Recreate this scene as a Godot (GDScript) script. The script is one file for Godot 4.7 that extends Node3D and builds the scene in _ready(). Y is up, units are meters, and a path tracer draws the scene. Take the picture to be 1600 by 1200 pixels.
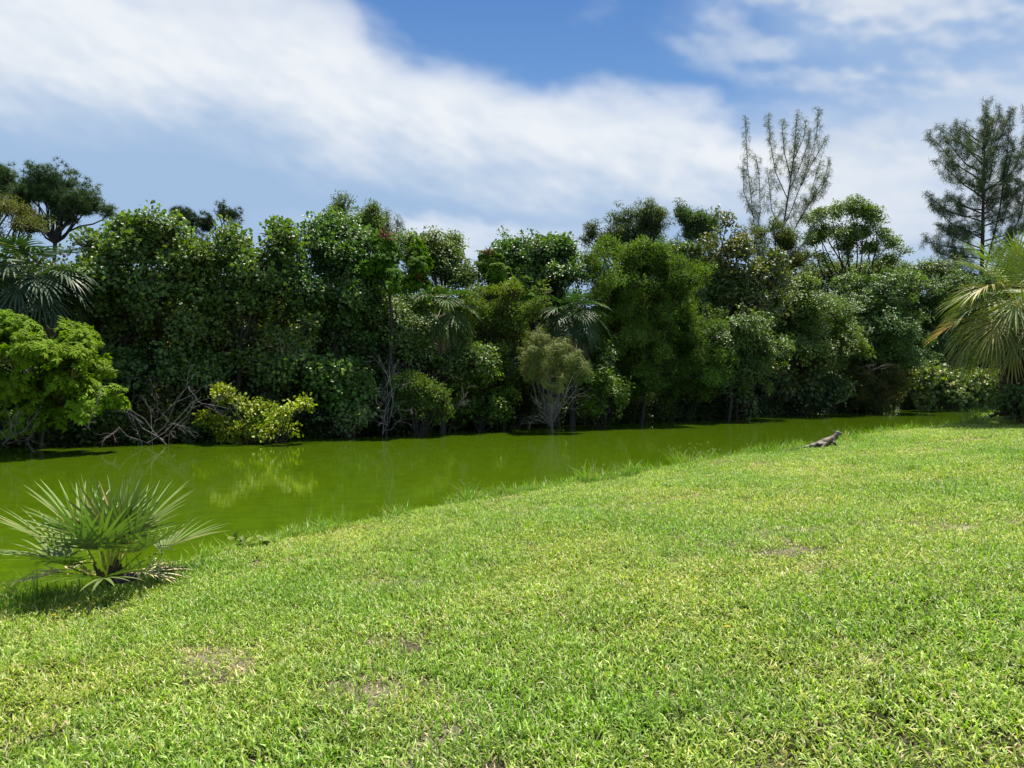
extends Node3D
# A green canal seen from a mown lawn, a wall of subtropical trees on the far bank.

const F := 1155.0                       # focal length in pixels of a 1600 px wide picture
const EYE := Vector3(0, 2.35, 0)        # water lies at y = 0
var look := Basis()
var rng := RandomNumberGenerator.new()
var noise := FastNoiseLite.new()
var M := {}
var taken := {}

# ------------------------------------------------------------------ mesh helpers
class MB:
	var v := PackedVector3Array()
	var n := PackedVector3Array()
	var c := PackedColorArray()
	func tri(a: Vector3, b: Vector3, d: Vector3, col: Color) -> void:
		v.append(a); v.append(b); v.append(d)
		c.append(col); c.append(col); c.append(col)
	func tri_out(a: Vector3, b: Vector3, d: Vector3, na: Vector3, nb: Vector3, nd: Vector3, col: Color) -> void:
		if (b - a).cross(d - a).dot(na + nb + nd) > 0.0:
			v.append(a); v.append(d); v.append(b)
			n.append(na); n.append(nd); n.append(nb)
		else:
			v.append(a); v.append(b); v.append(d)
			n.append(na); n.append(nb); n.append(nd)
		c.append(col); c.append(col); c.append(col)
	func tube(pts: Array, radii: Array, sides: int, col: Color, rough := 0.0) -> void:
		var prev := []
		var prev_n := []
		for i in pts.size():
			var t: Vector3 = (pts[mini(i + 1, pts.size() - 1)] - pts[maxi(i - 1, 0)]).normalized()
			var side := t.cross(Vector3(0.31, 0.2, 0.93)).normalized()
			var up := side.cross(t)
			var ring := []
			var ring_n := []
			for k in sides:
				var a := TAU * k / sides
				var dir := side * cos(a) + up * sin(a)
				var wob := 1.0 + rough * sin(i * 2.3 + k * 1.9)
				ring.append(pts[i] + dir * radii[i] * wob)
				ring_n.append(dir)
			if i > 0:
				for k in sides:
					var m := (k + 1) % sides
					tri_out(prev[k], prev[m], ring[m], prev_n[k], prev_n[m], ring_n[m], col)
					tri_out(prev[k], ring[m], ring[k], prev_n[k], ring_n[m], ring_n[k], col)
			prev = ring
			prev_n = ring_n
	func mesh() -> ArrayMesh:
		var a := []
		a.resize(Mesh.ARRAY_MAX)
		a[Mesh.ARRAY_VERTEX] = v
		a[Mesh.ARRAY_COLOR] = c
		if n.size() == v.size():
			a[Mesh.ARRAY_NORMAL] = n
		var m := ArrayMesh.new()
		m.add_surface_from_arrays(Mesh.PRIMITIVE_TRIANGLES, a)
		return m

func R(a: float, b: float) -> float:
	return rng.randf_range(a, b)

func rdir() -> Vector3:
	var y := R(-1, 1)
	var a := R(0, TAU)
	var s := sqrt(1.0 - y * y)
	return Vector3(cos(a) * s, y, sin(a) * s)

func at(px: float, py: float, depth: float) -> Vector3:   # a place that far ahead of where the photographer stood
	return EYE + look * Vector3((px - 800.0) / F, (600.0 - py) / F, -1.0) * depth

func numbered(called: String) -> String:
	var k: int = taken.get(called, -1) + 1
	taken[called] = k
	return called if k == 0 else "%s_%03d" % [called, k]

func tag(o: Node3D, label: String, category: String, group := "") -> Node3D:
	o.set_meta("label", label)
	o.set_meta("category", category)
	if group: o.set_meta("group", group)
	return o

func thing(called: String, where: Vector3, label: String, category: String, group := "") -> Node3D:
	var o := Node3D.new()
	o.name = numbered(called)
	add_child(o)
	o.position = where
	return tag(o, label, category, group)

func part(called: String, m: Mesh, mat: Material, parent: Node) -> MeshInstance3D:
	var o := MeshInstance3D.new()
	o.name = numbered(called) if parent == self else called
	o.mesh = m
	o.material_override = mat
	parent.add_child(o, true)
	return o

func put(buf: PackedFloat32Array, b: Basis, o: Vector3, c: Color) -> void:
	buf.append_array(PackedFloat32Array([b.x.x, b.y.x, b.z.x, o.x, b.x.y, b.y.y, b.z.y, o.y, b.x.z, b.y.z, b.z.z, o.z, c.r, c.g, c.b, 1.0]))

func scatter(called: String, m: Mesh, buf: PackedFloat32Array, mat: Material, parent: Node) -> MultiMeshInstance3D:
	var mm := MultiMesh.new()
	mm.transform_format = MultiMesh.TRANSFORM_3D
	mm.use_colors = true
	mm.mesh = m
	mm.instance_count = buf.size() / 16
	mm.buffer = buf
	var o := MultiMeshInstance3D.new()
	o.name = numbered(called) if parent == self else called
	o.multimesh = mm
	o.material_override = mat
	o.set_meta("kind", "stuff")
	parent.add_child(o, true)
	return o

func turned(up: Vector3, spin: float, size: float) -> Basis:   # y axis along up
	up = up.normalized()
	var x := up.cross(Vector3(0.13, 0.05, 1.0)).normalized()
	var b := Basis(x, up, x.cross(up))
	return b * Basis(Vector3.UP, spin) * Basis.from_scale(Vector3.ONE * size)

# ------------------------------------------------------------------ terrain
const NEAR := [[-80.0, -70.0], [-30.0, -20.0], [-9.0, 1.6], [-4.62, 6.68], [-3.56, 7.9], [-2.44, 9.41], [-0.48, 11.1], [1.58, 12.3], [3.97, 13.7], [5.5, 14.5], [8.0, 16.0], [10.4, 17.2], [12.5, 18.6], [20.0, 24.0], [60.0, 50.0], [400.0, 270.0]]
const FAR := [[-400.0, -190.0], [-80.0, -8.4], [-40.0, 13.6], [-17.1, 26.3], [-9.4, 29.0], [0.0, 36.2], [10.9, 43.2], [21.4, 51.0], [35.0, 59.4], [80.0, 86.6], [400.0, 280.0]]

func along(t: Array, x: float) -> float:
	if x <= t[0][0]: return t[0][1]
	for i in range(1, t.size()):
		if x <= t[i][0]:
			return lerpf(t[i - 1][1], t[i][1], (x - t[i - 1][0]) / (t[i][0] - t[i - 1][0]))
	return t[-1][1]

func edge_in(x: float, d: float) -> float:      # metres inside the lawn
	return (along(NEAR, x) + 0.25 * noise.get_noise_2d(x * 60.0, 7.0) - d) * 0.72

func far_in(x: float, d: float) -> float:
	return (d - along(FAR, x) - 0.5 * noise.get_noise_2d(x * 40.0, 99.0)) * 0.84

func lawn_height(x: float, d: float) -> float:
	var px := clampf(x, -14.0, 22.0)
	var pd := clampf(d, -10.0, 40.0)
	return 0.75 + 0.079 * px - 0.013 * pd + 0.05 * noise.get_noise_2d(x * 22.0, d * 22.0) + 0.016 * noise.get_noise_2d(x * 120.0, d * 120.0)

func height(x: float, d: float) -> float:
	var f := far_in(x, d)
	if f > -4.0:
		var rise := smoothstep(-1.2, 2.5, f)
		return lerpf(-1.0, 0.55 + 0.35 * noise.get_noise_2d(x * 14.0, d * 14.0) + 0.012 * minf(maxf(f, 0.0), 40.0), rise)
	var s := edge_in(x, d)
	var top := lawn_height(x, d)
	if s > 0.45: return top
	var t := clampf((0.45 - s) / 1.9, 0.0, 1.0)
	return lerpf(top, -1.0, t * t * (1.6 - 0.6 * t))

func on_lawn(px: float, py: float) -> Vector3:
	var t := (py - 590.0) / F
	var u := (px - 800.0) / F
	var d := 1.6 / (t + 0.079 * u - 0.013)
	for k in 4:
		d = (EYE.y - lawn_height(u * d, d)) / t
	while edge_in(u * d, d) < 0.05 and d > 1.0:      # never past the brink
		d -= 0.05
	return Vector3(u * d, height(u * d, d), -d)

# ------------------------------------------------------------------ leaves
func leaf(mb: MB, p: Vector3, dir: Vector3, nrm: Vector3, l: float, w: float, col: Color, round_ := true) -> void:
	dir = dir.normalized()
	var side := dir.cross(nrm).normalized()
	var up := side.cross(dir)
	var sag := -up * l * 0.12
	var tip := p + dir * l + sag * 2.0
	var mid := p + dir * l * 0.5 + sag * 0.3
	for s in [-1.0, 1.0]:
		var o: Vector3 = side * w * 0.5 * s + up * w * 0.16
		if round_:
			var a := p + dir * l * 0.22 + o * 0.85
			var b := p + dir * l * 0.72 + o * 0.9 + sag
			mb.tri(p, a, mid, col); mb.tri(a, b, mid, col); mb.tri(mid, b, tip, col)
		else:
			var a := p + dir * l * 0.42 + o
			mb.tri(p, a, tip, col)

func shade_of(col: Color, spread: float) -> Color:
	var k := R(1.0 - spread, 1.0 + spread)
	return Color(col.r * k * R(0.9, 1.12), col.g * k, col.b * k * R(0.85, 1.15))

func broad_clump(leaves: int, l: float, w: float, reach: float, col: Color, tilt := 0.7, round_ := true) -> ArrayMesh:
	var mb := MB.new()
	for i in leaves:
		var d := rdir()
		d.y = d.y * 0.6 + 0.15
		var p := d * reach * R(0.25, 1.0)
		var dir := (d + rdir() * 0.7 + Vector3(0, -0.1, 0)).normalized()
		var nrm := (Vector3.UP + rdir() * tilt).normalized()
		var k := R(0.7, 1.2)
		var cl := shade_of(col, 0.34)
		if rng.randf() < 0.06: cl = Color(col.r * 1.7, col.g * 1.35, col.b)
		leaf(mb, p, dir, nrm, l * k, w * k, cl, round_)
	for i in 3:
		var e := rdir() * reach * 0.8
		leaf(mb, Vector3(0, -reach * 0.6, 0), e + Vector3(0, reach * 0.6, 0), rdir(), reach * 1.2, 0.02, Color(0.09, 0.07, 0.05), false)
	return mb.mesh()

func umbrella_clump(col: Color) -> ArrayMesh:      # whorls of long drooping leaflets, as on an umbrella tree
	var mb := MB.new()
	for w in 7:
		var a := R(0, TAU)
		var hub := Vector3(cos(a), 0, sin(a)) * R(0.05, 0.28) + Vector3(0, R(-0.06, 0.1), 0)
		var n := 9
		for i in n:
			var b := TAU * i / n + R(-0.2, 0.2)
			var dir := Vector3(cos(b), R(-0.55, 0.0), sin(b))
			leaf(mb, hub, dir, Vector3.UP, R(0.14, 0.2), 0.06, shade_of(col, 0.22))
		leaf(mb, Vector3(0, -0.35, 0), hub + Vector3(0, 0.35, 0), Vector3.RIGHT, 0.38, 0.014, Color(0.14, 0.15, 0.06), false)
	return mb.mesh()

func needle_spray(col: Color, count: int, l: float, w: float, droop: float) -> ArrayMesh:   # hanging green twigs of a she-oak
	var mb := MB.new()
	for i in count:
		var t := float(i) / count
		var p := Vector3(R(-0.04, 0.04), t * 0.5 - 0.2, R(-0.04, 0.04))
		var d := Vector3(R(-1, 1), R(-0.9, 0.5), R(-1, 1)).normalized()
		var m := p + d * l * 0.5
		var e := m + (d + Vector3(0, -droop, 0)).normalized() * l * 0.6
		var s := d.cross(rdir()).normalized() * w * 0.5
		var cl := shade_of(col, 0.3)
		mb.tri(p - s, p + s, m + s, cl); mb.tri(p - s, m + s, m - s, cl); mb.tri(m - s, m + s, e, cl)
	return mb.mesh()

func pine_tuft(col: Color) -> ArrayMesh:
	var mb := MB.new()
	for k in 5:
		var hub := rdir() * 0.22
		for i in 26:
			var d := (rdir() + Vector3(0, 0.45, 0)).normalized()
			var s := d.cross(rdir()).normalized() * 0.011
			mb.tri(hub - s, hub + s, hub + d * R(0.2, 0.32), shade_of(col, 0.25))
	return mb.mesh()

# ------------------------------------------------------------------ trees
func limb(mb: MB, a: Vector3, b: Vector3, ra: float, rb: float, bend: float, sides: int, col: Color) -> void:
	var pts := []
	var rad := []
	var n := maxi(3, int((b - a).length() / 0.6))
	n = mini(n, 9)
	var off := rdir() * bend * (b - a).length()
	var off2 := rdir() * bend * 0.6 * (b - a).length()
	for i in n + 1:
		var t := float(i) / n
		pts.append(a.lerp(b, t) + off * sin(t * PI) + off2 * sin(t * TAU))
		rad.append(lerpf(ra, rb, t))
	mb.tube(pts, rad, sides, col, 0.06)

# lobes: [px, py, radius in px] at the tree's depth
func tree(called: String, label: String, category: String, group: String, base_px: float, depth: float, lobes: Array, clump: Mesh, mat: Material, tint: Color, o := {}) -> Node3D:
	var foot := at(base_px, 640, depth + o.get("foot_back", 0.0))
	foot.y = height(foot.x, -foot.z) - 0.05
	var t := thing(called, foot, label, category, group)
	var bark: Color = o.get("bark", Color(0.085, 0.075, 0.06))
	var wood := MB.new()
	var buf := PackedFloat32Array()
	var dens: float = o.get("dens", 6.0)
	var flat: float = o.get("flat", 0.85)
	var size: float = o.get("size", 1.0)
	var hole: float = o.get("hole", 0.34)
	var mean := Vector3.ZERO
	var blobs := []
	for l in lobes:
		var back := 2.0 * smoothstep(460.0, 640.0, l[1]) if (category == "tree" or category == "thicket") and not o.has("foot_back") else R(0.0, 1.0) * float(o.get("foot_back", 0.0))   # crowns lean out, what is below them stands back
		var c := at(l[0], l[1], depth + back + R(-1, 1) * o.get("deep", 1.1) * l[2] / F * depth * 0.7) - foot
		blobs.append([c, l[2] / F * depth])
		mean += c / lobes.size()
	if o.get("fill", true):                          # what lies between neighbouring lobes
		var first := blobs.size()
		for i in first:
			for k in o.get("fillk", 1):
				var j := rng.randi() % first
				var p: Vector3 = blobs[i][0]
				var q: Vector3 = blobs[j][0]
				if i == j or p.distance_to(q) > 1.9 * (blobs[i][1] + blobs[j][1]): continue
				blobs.append([p.lerp(q, R(0.35, 0.65)) + rdir() * 0.2, (blobs[i][1] + blobs[j][1]) * 0.5 * R(0.65, 0.95)])
	var fork := Vector3(mean.x * 0.35, maxf(mean.y * float(o.get("fork", 0.35 if category == "shrub" else 0.66)), 0.3), mean.z * 0.35)
	var girth: float = o.get("girth", 0.014 * mean.y + 0.03)
	limb(wood, Vector3.ZERO, fork, girth, girth * 0.75, 0.05, 7, bark)
	for b in blobs:
		var c: Vector3 = b[0]
		var r: float = b[1]
		limb(wood, fork, c, girth * 0.5, 0.025, 0.1, 5, bark)
		var subs := int(9 + r * 6)
		var centres := []
		for i in subs:
			var d := rdir()
			d.y = d.y * 0.8 + 0.12
			var sc := c + Vector3(d.x * r * 0.8, d.y * r * 0.8 * flat, d.z * r * 0.8) * R(0.35, 1.4)
			centres.append([sc, r * R(0.25, 0.6)])
			if i % 2 == 0: limb(wood, c, sc, 0.022, 0.008, 0.12, 3, bark)
		var count := int(dens * 1.25 * 12.6 * r * r + 8)
		for i in count:
			var s: Array = centres[rng.randi() % subs]
			var d := (rdir() + Vector3(0, 0.35, 0)).normalized()
			var p: Vector3 = s[0] + Vector3(d.x, d.y * flat, d.z) * s[1] * R(0.3, 1.25)
			if rng.randf() < 0.09:                       # shoots that stand out of the crown
				p += (p - c).normalized() * R(0.1, 0.55) * minf(r, 1.2) + Vector3(0, R(0.0, 0.35), 0)
			if hole > 0.0 and noise.get_noise_3dv((p + foot) * 55.0) < hole - 0.5: continue
			var out := (p - c).normalized()
			var k := 1.0 + 0.28 * noise.get_noise_3dv((p + foot) * 30.0) + R(-0.16, 0.16)
			var warm := 1.0 + 0.16 * noise.get_noise_3dv((p + foot) * 18.0 + Vector3(50, 0, 0))
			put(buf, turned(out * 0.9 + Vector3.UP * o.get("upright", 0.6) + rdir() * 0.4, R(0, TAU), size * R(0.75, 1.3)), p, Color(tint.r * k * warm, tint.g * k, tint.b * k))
	part("trunk", wood.mesh(), M.bark, t)
	scatter("crown", clump, buf, mat, t)
	return t

# she-oak: stems given as [[px, py], ...] with wisps hung along them
func she_oak(label: String, base_px: float, depth: float, stems: Array, width: float, side: float, tint: Color, clump: Mesh, size: float) -> Node3D:
	var foot := at(base_px, 640, depth)
	foot.y = height(foot.x, depth) - 0.05
	var t := thing("she_oak_tree", foot, label, "tree", "she-oaks rising above the far bank")
	var wood := MB.new()
	var buf := PackedFloat32Array()
	for s in stems:
		var pts := []
		var rad := []
		var curve := Curve3D.new()
		var deep := depth
		for i in s.pts.size():
			if i: deep += R(-0.4, 0.6) * s.get("deep", 1.0)
			pts.append(at(s.pts[i][0], s.pts[i][1], deep) - foot)
		if s.get("root", false): pts[0] = Vector3.ZERO
		for p in pts: curve.add_point(p)
		var n := 14
		var total := curve.get_baked_length()
		var path := []
		for i in n + 1:
			path.append(curve.sample_baked(total * i / n, true))
			rad.append(lerpf(s.r, 0.015, float(i) / n))
		wood.tube(path, rad, 6, Color(0.14, 0.12, 0.1), 0.05)
		var from: float = s.get("from", 0.25)
		var twigs := int(total * (1.0 - from) * side)
		for k in twigs:
			var u := lerpf(from, 1.0, float(k) / twigs)
			var p := curve.sample_baked(total * u, true)
			var ahead := (curve.sample_baked(minf(total, total * u + 0.2), true) - curve.sample_baked(maxf(0.0, total * u - 0.2), true)).normalized()
			var reach: float = width * s.get("w", 1.0) * R(0.35, 1.0) * (1.05 - 0.75 * u)
			var out := rdir()
			out = (out - ahead * out.dot(ahead)).normalized()
			var e: Vector3 = p + (out * 0.8 + ahead * 0.45 + Vector3(0, 0.1, 0)).normalized() * reach
			wood.tube([p, p.lerp(e, 0.5) + Vector3(0, 0.03, 0), e], [0.009, 0.006, 0.003], 3, Color(0.13, 0.11, 0.09))
			var many := int(2 + reach * 2.6)
			for i in many:
				var q := p.lerp(e, lerpf(0.35, 1.0, float(i + 1) / many))
				put(buf, turned((e - p).normalized() * 0.5 + Vector3.UP * 0.5 + rdir() * 0.5, R(0, TAU), size * R(0.7, 1.25)), q, Color(tint.r, tint.g, tint.b) * R(0.75, 1.25))
	part("trunk", wood.mesh(), M.bark, t)
	scatter("crown", clump, buf, M.needle, t)
	return t

# ------------------------------------------------------------------ palms
# one fan frond: outward is +z, up is +y, the origin is where its stalk leaves the trunk
func fan_frond(rise: float, stalk: float, blade: float, costa: float, droop: float, segs: int, width: float, col: Color, spread := 1.9, dry := 0.0, stiff := 1.0) -> ArrayMesh:
	var mb := MB.new()
	var dir := Vector3(0, sin(rise), cos(rise))
	var p := Vector3.ZERO
	var b := Vector3.RIGHT
	var sag := droop * 0.35
	var green := Color(col.r * 1.5, col.g * 1.2, col.b)
	for i in 6:                                     # stalk, a flat tapered strip with a ridge
		var q := p + dir * stalk / 6.0
		var up := dir.cross(b) * -1.0
		var w := lerpf(0.022, 0.012, i / 6.0)
		var w2 := lerpf(0.022, 0.012, (i + 1) / 6.0)
		mb.tri(p - b * w, p + up * w * 0.7, q + up * w2 * 0.7, green); mb.tri(p - b * w, q + up * w2 * 0.7, q - b * w2, green)
		mb.tri(p + b * w, q + b * w2, q + up * w2 * 0.7, green); mb.tri(p + b * w, q + up * w2 * 0.7, p + up * w * 0.7, green)
		p = q
		dir = (dir + Vector3(0, -sag * stalk / 6.0, 0)).normalized()
	var spine := [p]
	var dirs := [dir]
	for i in 6:
		p += dir * costa / 6.0
		dir = (dir + Vector3(0, -droop * 0.9 * costa / 6.0, 0)).normalized()
		spine.append(p)
		dirs.append(dir)
	for k in segs:
		var u := (float(k) + 0.5) / segs * 2.0 - 1.0        # -1 .. 1 across the fan
		var side := signf(u)
		var tt := 1.0 - absf(u)                              # 0 at the outer edge, 1 at the middle
		var f := tt * 5.99
		var i0 := int(f)
		var o: Vector3 = spine[i0].lerp(spine[i0 + 1], f - i0)
		var a: Vector3 = dirs[i0].lerp(dirs[i0 + 1], f - i0).normalized()
		var up := b.cross(a) * -1.0
		var phi := spread * pow(absf(u), 0.85) * side + R(-0.05, 0.05)
		var d := (a * cos(phi) + b * sin(phi) + up * (0.22 * absf(sin(phi)) + R(-0.06, 0.06))).normalized()
		var l := blade * (0.62 + 0.38 * cos(u * 1.35)) * R(0.9, 1.06)
		var cl := shade_of(col, 0.16)
		if dry > 0.0 and rng.randf() < dry: cl = Color(0.3, 0.24, 0.1) * R(0.7, 1.2)
		var w0 := 0.0
		var prev := o
		var prev_l := o
		var prev_r := o
		var steps := 6
		var bent := R(0.7, 1.4)
		for i in steps:
			var t := float(i + 1) / steps
			var q := prev + d * l / steps
			var wd := d.cross(up).normalized()
			var w := width * minf(1.0, 0.45 + 2.2 * t) * (1.0 - pow(t, 2.2))
			var ridge := up * w * 0.35
			var ql := q - wd * w + ridge
			var qr := q + wd * w + ridge
			mb.tri(prev, prev_l, ql, cl); mb.tri(prev, ql, q, cl)
			mb.tri(prev, q, qr, cl); mb.tri(prev, qr, prev_r, cl)
			prev = q; prev_l = ql; prev_r = qr
			d = (d + Vector3(0, -droop * bent / stiff * (0.15 + t * t * 1.3) * l / steps, 0)).normalized()
	return mb.mesh()

func palm_trunk(h: float, r: float, boots: float) -> Array:
	var wood := MB.new()
	var pts := []
	var rad := []
	for i in 9:
		var t := i / 8.0
		pts.append(Vector3(0.06 * sin(t * 4.0), h * t, 0.05 * sin(t * 3.0)))
		rad.append(r * (1.08 - 0.15 * t))
	wood.tube(pts, rad, 10, Color(0.13, 0.115, 0.095), 0.03)
	return [wood.mesh(), boots]

func sabal(label: String, px: float, py: float, depth: float, reach: float, fronds: int, tint: Color, dead: int, trunk_r := 0.14) -> Node3D:
	var heart := at(px, py, depth)
	var foot := Vector3(heart.x, height(heart.x, depth) - 0.05, heart.z)
	var t := thing("cabbage_palm", foot, label, "palm", "cabbage palms on the far bank")
	part("trunk", palm_trunk(heart.y - foot.y, trunk_r, 0.0)[0], M.bark, t)
	for i in fronds:
		var f := float(i) / fronds
		var rise := lerpf(1.0, -1.0, pow(f, 0.8)) + R(-0.15, 0.15)
		var m := fan_frond(rise, reach * 0.5, reach * 0.62, reach * 0.28, 2.3 / reach, 28, 0.022 * reach, Color(tint.r, tint.g, tint.b) * R(0.8, 1.25), 1.9, 0.02)
		var o := part("frond", m, M.palm, t)
		o.position = heart - foot
		o.rotation.y = i * 2.399 + R(-0.3, 0.3)
	for i in dead:
		var m := fan_frond(R(-1.4, -0.9), reach * 0.5, reach * 0.62, reach * 0.2, 2.2 / reach, 20, 0.02 * reach, Color(0.24, 0.19, 0.13) * R(0.7, 1.25), 1.2)
		var o := part("dead_frond", m, M.dry, t)
		o.position = heart - foot + Vector3(0, -R(0.1, 0.35), 0)
		o.rotation.y = i * 2.399 + R(-0.4, 0.4)
	return t

# bare grey twigs: a low heap of branching sticks
func dead_branches(label: String, px: float, py: float, depth: float, spread_px: float, tall_px: float, count: int, lean: Vector3, col: Color, group := "") -> Node3D:
	var foot := at(px, py, depth)
	var t := thing("dead_branches", foot, label, "branches", group)
	var wd := spread_px / F * depth
	var ht := tall_px / F * depth
	for i in count:
		var mb := MB.new()
		var tip := Vector3(R(-1, 1) * wd, R(0.1, 1.0) * ht, R(-0.4, 1.0) * wd * 0.6) + lean * wd
		var root := Vector3(R(-0.25, 0.25) * wd, R(-0.15, 0.1) * ht, R(-0.3, 0.1) * wd)
		var stack := [[root, tip, 0.0115, 0]]
		while stack.size():
			var s: Array = stack.pop_back()
			var a: Vector3 = s[0]
			var b: Vector3 = s[1]
			limb(mb, a, b, s[2], s[2] * 0.45, 0.09, 4, shade_of(col, 0.2))
			if s[3] < 3:
				for k in 3 if s[3] < 2 else 2:
					var q := a.lerp(b, R(0.35, 0.98))
					stack.append([q, q + ((b - a).normalized() + rdir() * 0.85).normalized() * (b - a).length() * R(0.35, 0.6), s[2] * 0.55, s[3] + 1])
		part("branch", mb.mesh(), M.dead, t)
	return t

# ------------------------------------------------------------------ sky
func srgb(r: float, g: float, b: float) -> Color:
	return Color(r / 255.0, g / 255.0, b / 255.0).srgb_to_linear()

func bump(x: float, lo: float, peak: float, hi: float) -> float:
	return smoothstep(lo, peak, x) if x < peak else 1.0 - smoothstep(peak, hi, x)

func sky_image(exposure: float) -> Image:
	var w := 2048
	var h := 1024
	var soft := FastNoiseLite.new()
	soft.seed = 4; soft.frequency = 1.0; soft.fractal_octaves = 5; soft.noise_type = FastNoiseLite.TYPE_SIMPLEX_SMOOTH
	var wisp := FastNoiseLite.new()
	wisp.seed = 11; wisp.frequency = 1.0; wisp.fractal_octaves = 6; wisp.fractal_gain = 0.55
	var im := Image.create_empty(w, h, false, Image.FORMAT_RGBF)
	var top := srgb(80, 127, 197)
	var mid := srgb(122, 168, 222)
	var low := srgb(165, 196, 230)
	var white := srgb(240, 244, 249)
	var haze := srgb(172, 197, 229)
	var grey := srgb(166, 193, 225)
	var edge := [[-180.0, 14.0], [-70.0, 30.0], [-40.0, 33.0], [-22.0, 30.0], [-14.6, 26.6], [-11.7, 24.4], [-7.9, 22.7], [0.0, 21.6], [7.4, 20.6], [17.3, 18.4], [25.0, 17.0], [50.0, 22.0], [180.0, 14.0]]
	var ridge := [[-180.0, 9.0], [-70.0, 18.0], [-34.7, 19.6], [-23.4, 20.8], [-14.6, 20.4], [-4.9, 18.6], [4.9, 17.4], [14.6, 16.2], [25.0, 14.5], [50.0, 15.0], [180.0, 9.0]]
	for j in h / 2 + 2:
		var el := (0.5 - (j + 0.5) / h) * 180.0
		var ce := cos(deg_to_rad(el))
		var y := sin(deg_to_rad(el))
		for i in w:
			var az := wrapf((i + 0.5) / w * 360.0, -180.0, 180.0)   # the middle of the view is the picture's left edge
			var dx := sin(deg_to_rad(az)) * ce
			var dz := cos(deg_to_rad(az)) * ce
			var n1 := soft.get_noise_3d(dx * 3.0, y * 6.0, dz * 3.0)
			var n2 := wisp.get_noise_3d(dx * 6.0 + 3.0, y * 16.0 + dx * 4.0, dz * 6.0)
			var n3 := wisp.get_noise_3d(dx * 7.0 + y * 3.0, y * 30.0 + dx * 3.0, dz * 5.0)   # fibres drawn out along the cloud
			var n4 := wisp.get_noise_3d(dx * 22.0 + 9.0, y * 50.0 + dx * 16.0, dz * 22.0)
			var e := el + n4 * 0.7 + n1 * 2.4 + n2 * 1.0 + n3 * 0.45
			var a := az + n1 * 5.0
			var c := low.lerp(mid, smoothstep(0.0, 15.0, el)).lerp(top, smoothstep(14.0, 34.0, el))
			# flat veil under the great cloud, then the cloud, its upper edge soft
			var ed := along(edge, a)
			var rd := along(ridge, a)
			var veil := 0.93 * (1.0 - smoothstep(rd - 2.0, ed, e))
			c = c.lerp(grey, veil)
			var body := (1.0 - smoothstep(rd + 0.25 * (ed - rd), ed + 1.6, e)) * smoothstep(rd - 6.6, rd + 0.6, e)
			body *= 0.93 + 0.3 * n2 + 0.1 * n3 + 0.14 * n4
			c = c.lerp(white, clampf(body, 0.0, 1.0) * 0.97)
			# streaks over the right and all about
			var right := smoothstep(-3.0, 9.0, a - 10.0 - (26.0 - e) * 1.2) * (1.0 - smoothstep(120.0, 175.0, a)) + smoothstep(175.0, 120.0, -a) * smoothstep(45.0, 70.0, -a)
			var s := smoothstep(-0.3, 0.5, n2 * 0.65 + 0.35 * n1 + 0.5 * n3 + 0.4 * n4 + 0.08)
			c = c.lerp(haze, clampf(right, 0.0, 1.0) * (0.66 + 0.24 * smoothstep(-0.3, 0.3, n1)))
			c = c.lerp(white * 0.94, clampf(right * s * 0.75, 0.0, 0.8))
			# a low bright bank over the trees
			var bank := bump(a, -22.0, -4.0, 12.0) * bump(e, 7.5, 10.6, 12.6)
			c = c.lerp(white * 1.04, clampf(bank * (0.85 + 0.5 * n2), 0.0, 1.0) * 0.9)
			var hazy := 0.3 * bump(a, 14.0, 24.0, 60.0) * bump(e, 4.0, 10.0, 17.0)
			c = c.lerp(white, hazy)
			im.set_pixel(i, j, Color(c.r / exposure, c.g / exposure, c.b / exposure))
	im.fill_rect(Rect2i(0, h / 2 + 2, w, h / 2 - 2), Color(low.r * 0.5, low.g * 0.5, low.b * 0.5) / exposure)
	return im

# ------------------------------------------------------------------ materials
func stand(rough: float, spec := 0.5, back := Color.BLACK) -> StandardMaterial3D:
	var m := StandardMaterial3D.new()
	m.vertex_color_use_as_albedo = true
	m.roughness = rough
	m.metallic_specular = spec
	m.cull_mode = BaseMaterial3D.CULL_DISABLED
	if back != Color.BLACK:
		m.backlight_enabled = true
		m.backlight = back
	return m

func noise_tex(freq: float, octaves: int, dark: float, light: float, seed_: int, normal := false, strength := 4.0) -> NoiseTexture2D:
	var n := FastNoiseLite.new()
	n.seed = seed_
	n.frequency = freq
	n.fractal_octaves = octaves
	var t := NoiseTexture2D.new()
	t.width = 512; t.height = 512
	t.seamless = true
	t.noise = n
	if normal:
		t.as_normal_map = true
		t.bump_strength = strength
	else:
		var g := Gradient.new()
		g.set_color(0, Color(dark, dark, dark)); g.set_color(1, Color(light, light, light))
		t.color_ramp = g
	return t

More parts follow.
